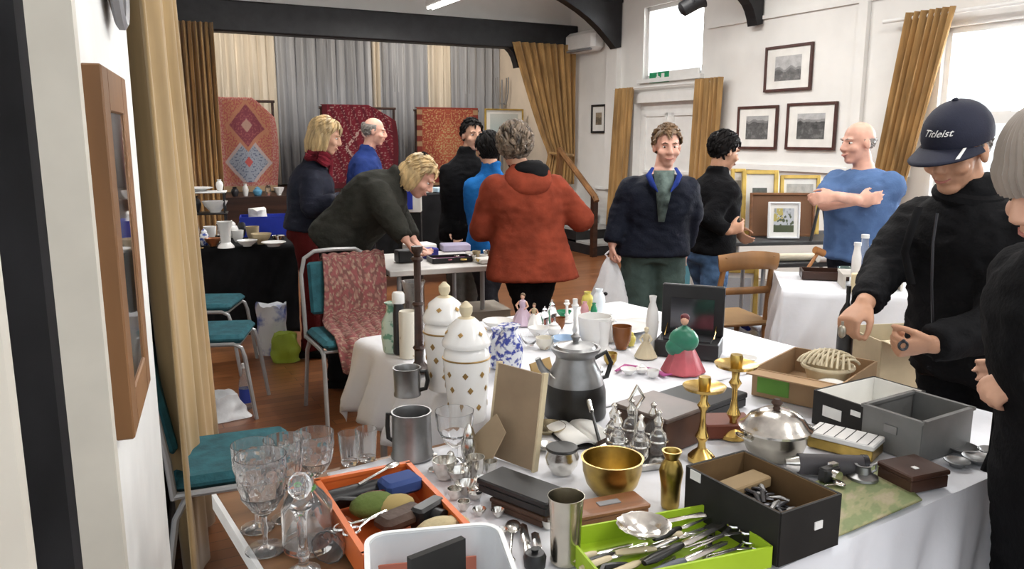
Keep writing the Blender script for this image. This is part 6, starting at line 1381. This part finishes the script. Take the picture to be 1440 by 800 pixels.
# open black jewel case
q0 = P(1000, 512, ZT); t = thing('jewel_case', 'open black jewel case standing behind the lady figurine', 'case', P(968, 498, ZT), TA-.95)
MB().box((0, 0, .03), (.23, .13, .06), bev=.004).build('base', 'black_plastic', t, smooth=False); MB().box((0, -.0, .062), (.17, .1, .006)).build('lining', mat('black_satin', (.02, .02, .022), .4), t)
MB().box((0, .065, .155), (.23, .022, .19), bev=.004).build('lid', 'black_plastic', t, smooth=False); MB().box((.0, .052, .14), (.16, .004, .12)).build('lid_mirror', mat('mirror', (.10, .10, .11), .15, .9), t)
for s in (-1, 1): MB().tube([(s*.09, .055, .1), (s*.09, .0, .065)], .002, 6).build('stay', 'brass', t)
def mini_lady(name, label, px, py, hpx, dress, top, skinm='skin', hairm='hair_brown', shawl=None):
    p = P(px, py, ZT); s = mpp(p)/cosd(p); h = hpx*s; t = thing(name, label, 'figurine', p, R(-20))
    MB().lathe([(h*.34, 0), (h*.36, h*.03), (h*.28, h*.2), (h*.18, h*.4), (h*.09, h*.52), (h*.085, h*.55)], 24, wob=lambda a, z: 1+.06*math.cos(2*PI*a*9)).build('skirt', dress, t)
    MB().lathe([(h*.085, h*.54), (h*.12, h*.68), (h*.10, h*.75), (h*.04, h*.79)], 16).build('bodice', top, t)
    MB().ell((0, 0, h*.88), (h*.068, h*.075, h*.085), 12, 8).build('head', skinm, t); MB().ell((0, h*.02, h*.92), (h*.08, h*.08, h*.075), 12, 8).build('hair', hairm, t)
    for q in (-1, 1): MB().tube([(q*h*.10, 0, h*.72), (q*h*.19, -h*.06, h*.6), (q*h*.10, -h*.14, h*.5)], [h*.04, h*.035, h*.02], 8).build('arm', skinm, t)
    if shawl: MB().ell((0, h*-.02, h*.55), (h*.25, h*.2, h*.22)).ell((-h*.1, -h*.05, h*.42), (h*.2, h*.17, h*.16)).build('shawl', shawl, t)
    return t
mini_lady('lady_figurine', 'china lady figurine with a green shawl and pink skirt', 960, 522, 80, 'rose_dress', 'green_shawl', shawl='green_shawl', hairm='dark_red')
# far end china, each its own thing
mini_lady('lady_figurine', 'china lady figurine in a mauve dress at the back of the white cloth', 735, 456, 44, mat('mauve_glaze', (.55, .42, .52), .3), 'mauve_glaze')
mini_lady('lady_figurine', 'cream china figurine standing beside the brown pot', 908, 502, 42, 'cream', 'cream', 'cream', 'cream')
mini_lady('lady_figurine', 'small white china figurine beside the mauve one', 751, 458, 32, 'porcelain', 'stoneware')
def small(lab, name, cat, px, py, w_, h_, knd, m):
    p = P(px, py, ZT); s = mpp(p); return lat(name, lab, cat, p, vs_(h_*s*1.02, w_*s, knd), m, 22)
mat('pink_glaze', (.60, .30, .32), .3); mat('amber', (.20, .07, .02), .2); mat('yellow_glaze', (.65, .55, .12), .3); mat('emerald', (.02, .22, .10), .2); mat('cobalt', (.02, .04, .30), .25)
for a in (('tall white bud vase beside the open black jewel case', 'vase', 'vase', 916, 490, 9, 74, 'vase', 'porcelain'), ('clear glass stoppered bottle at the back of the white cloth', 'scent_bottle', 'bottle', 776, 455, 7, 34, 'jar', 'glass'),
          ('white china candlestick among the figurines', 'candlestick', 'candlestick', 808, 484, 11, 64, 'stick', 'porcelain'), ('short white china candlestick at the back of the cloth', 'candlestick', 'candlestick', 797, 452, 10, 30, 'stick', 'porcelain'),
          ('plain white china jug shaped pot in the middle of the cloth', 'china_pot', 'pot', 836, 490, 24, 46, 'cup', 'porcelain'), ('white china ginger pot beside the large white pot', 'china_pot', 'pot', 858, 480, 12, 40, 'jar', 'porcelain'),
          ('brown pot with yellow sides standing before the plates', 'stone_pot', 'pot', 874, 490, 14, 32, 'cup', 'amber'), ('small green glass jar behind the brown pot', 'glass_jar', 'jar', 886, 486, 8, 22, 'jar', 'yellow_glaze'),
          ('cobalt blue scent bottle beside the brown pot', 'scent_bottle', 'bottle', 860, 466, 7, 24, 'jar', 'cobalt'), ('pale blue trinket box on the white cloth', 'trinket_pot', 'pot', 794, 490, 19, 16, 'bowl', mat('pale_blue_glaze', (.40, .55, .75), .3)),
          ('white trinket pot with brown lid among the figurines', 'trinket_pot', 'pot', 779, 470, 10, 18, 'jar', 'porcelain'), ('amber brown small jar among the figurines', 'trinket_pot', 'pot', 788, 462, 7, 16, 'cup', 'amber'),
          ('emerald green dish at the back of the white cloth', 'glass_dish', 'dish', 793, 446, 11, 9, 'bowl', 'emerald'), ('white china bowl with flowers before the mauve figurine', 'china_bowl', 'bowl', 757, 474, 15, 14, 'bowl', 'porcelain'),
          ('gilt edged white cup among the figurines', 'tea_cup', 'cup', 766, 490, 13, 16, 'cup', 'ivory_print'), ('pink glazed small vase at the back of the cloth', 'vase', 'vase', 822, 448, 6, 24, 'vase', 'pink_glaze'),
          ('green glazed small vase at the back of the cloth', 'vase', 'vase', 835, 448, 5, 22, 'vase', 'emerald'), ('yellow glazed vase beside the carrier bag', 'vase', 'vase', 826, 436, 9, 26, 'vase', 'yellow_glaze'),
          ('pale grey jug shaped vase beside the yellow vase', 'vase', 'vase', 842, 440, 9, 34, 'vase', 'sky_backing'), ('plain white bowl near the empty cloth edge', 'china_bowl', 'bowl', 700, 462, 22, 12, 'bowl', 'porcelain'),
          ('cut glass bowl standing behind the blue and white vases', 'glass_bowl', 'bowl', 745, 486, 14, 16, 'bowl', 'cut_glass'), ('white china cup beside the kettle lid', 'tea_cup', 'cup', 818, 498, 11, 14, 'cup', 'porcelain'),
          ('small brass pot beside the kettle handle', 'brass_pot', 'pot', 858, 512, 10, 16, 'cup', 'brass_old'), ('frosted white lamp shade shaped vase by the brown pot', 'vase', 'vase', 848, 494, 12, 44, 'spill', 'porcelain'),
          ('clear glass scent bottle among the figurines', 'scent_bottle', 'bottle', 766, 456, 6, 26, 'jar', 'glass'), ('white salt pot near the pink ribbon', 'trinket_pot', 'pot', 902, 524, 9, 12, 'jar', 'porcelain'),
          ('white flower shaped dish on the pink ribbon', 'china_dish', 'dish', 884, 526, 12, 8, 'bowl', 'porcelain'), ('white egg shaped pot at the end of the pink ribbon', 'trinket_pot', 'pot', 918, 530, 9, 10, 'cup', 'porcelain'),
          ('white cup standing on the stack beside the flat black case', 'tea_cup', 'cup', 1034, 518, 14, 14, 'cup', 'porcelain'), ('pink rimmed white bowl beside the jewel case', 'china_bowl', 'bowl', 1048, 512, 16, 10, 'bowl', 'porcelain')):
    small(*a)
for k in range(5):
    p = P(872, 462, ZT+.008*k); lat('dinner_plate', 'white dinner plate in the stack at the back of the cloth', 'plate', p, vs_(.012, .13-.002*k, 'plate'), 'porcelain', 32, group='stack of white dinner plates')
p = P(902, 456, ZT); lat('dinner_plate', 'white saucer lying beside the stack of plates', 'plate', p, vs_(.012, .08, 'plate'), 'porcelain', 28)
mb = MB(); rp = [P(866, 524, ZT), P(880, 516, ZT), P(900, 519, ZT), P(920, 522, ZT), P(935, 530, ZT), P(946, 528, ZT)]
mb.tube([v+Vector((0, 0, .006)) for v in rp], [.006, .012, .012, .011, .012, .004], 8, flat=.4, up=(0, 0, 1)); tag(mb.build('ribbon', mat('magenta', (.35, .05, .20), .6)), 'magenta ribbon lying between the kettle and the figurine', 'ribbon')
# dark bottle on the cardboard box, held bag
bottle('oil_bottle', 'slim dark bottle on a black foot standing behind the cardboard box', P(1186, 505, ZT), .27, .028, 'ebony', 'ebony', neck=.25)
t = thing('carrier_bag', 'white plastic carrier bag with dark print hanging from the smiling man', 'bag', J(858, 362, 4.9)); mb = MB(); rg = []
for k in range(14):
    z = -k/13*.40; ww = .02+.13*(k/13)**.75; dd = .012+.06*(k/13)**.8; rg.append([(ww*math.cos(a)*(1+.12*math.sin(5*a+k*.5)), dd*math.sin(a)*(1+.2*math.cos(4*a+k*.3)), z+(.02*math.sin(3*a) if k > 11 else 0)) for a in [2*PI*q/30 for q in range(30)]])
MB.rings(mb, rg); mb.build('bag_body', 'bag_white', t)
for s in (-1, 1): MB().tube([(s*.01, 0, -.01), (s*.03, -.005, .02), (0, 0, .045)], .006, 6).build('bag_handle', 'bag_white', t)
for k, (x, z) in enumerate(((-.03, -.22), (-.055, -.26), (-.04, -.30), (.02, -.36))): MB().ell((x, -.052-.012*(z < -.25), z), (.014, .006, .012), 8, 6).build('print_mark', 'black_plastic', t)
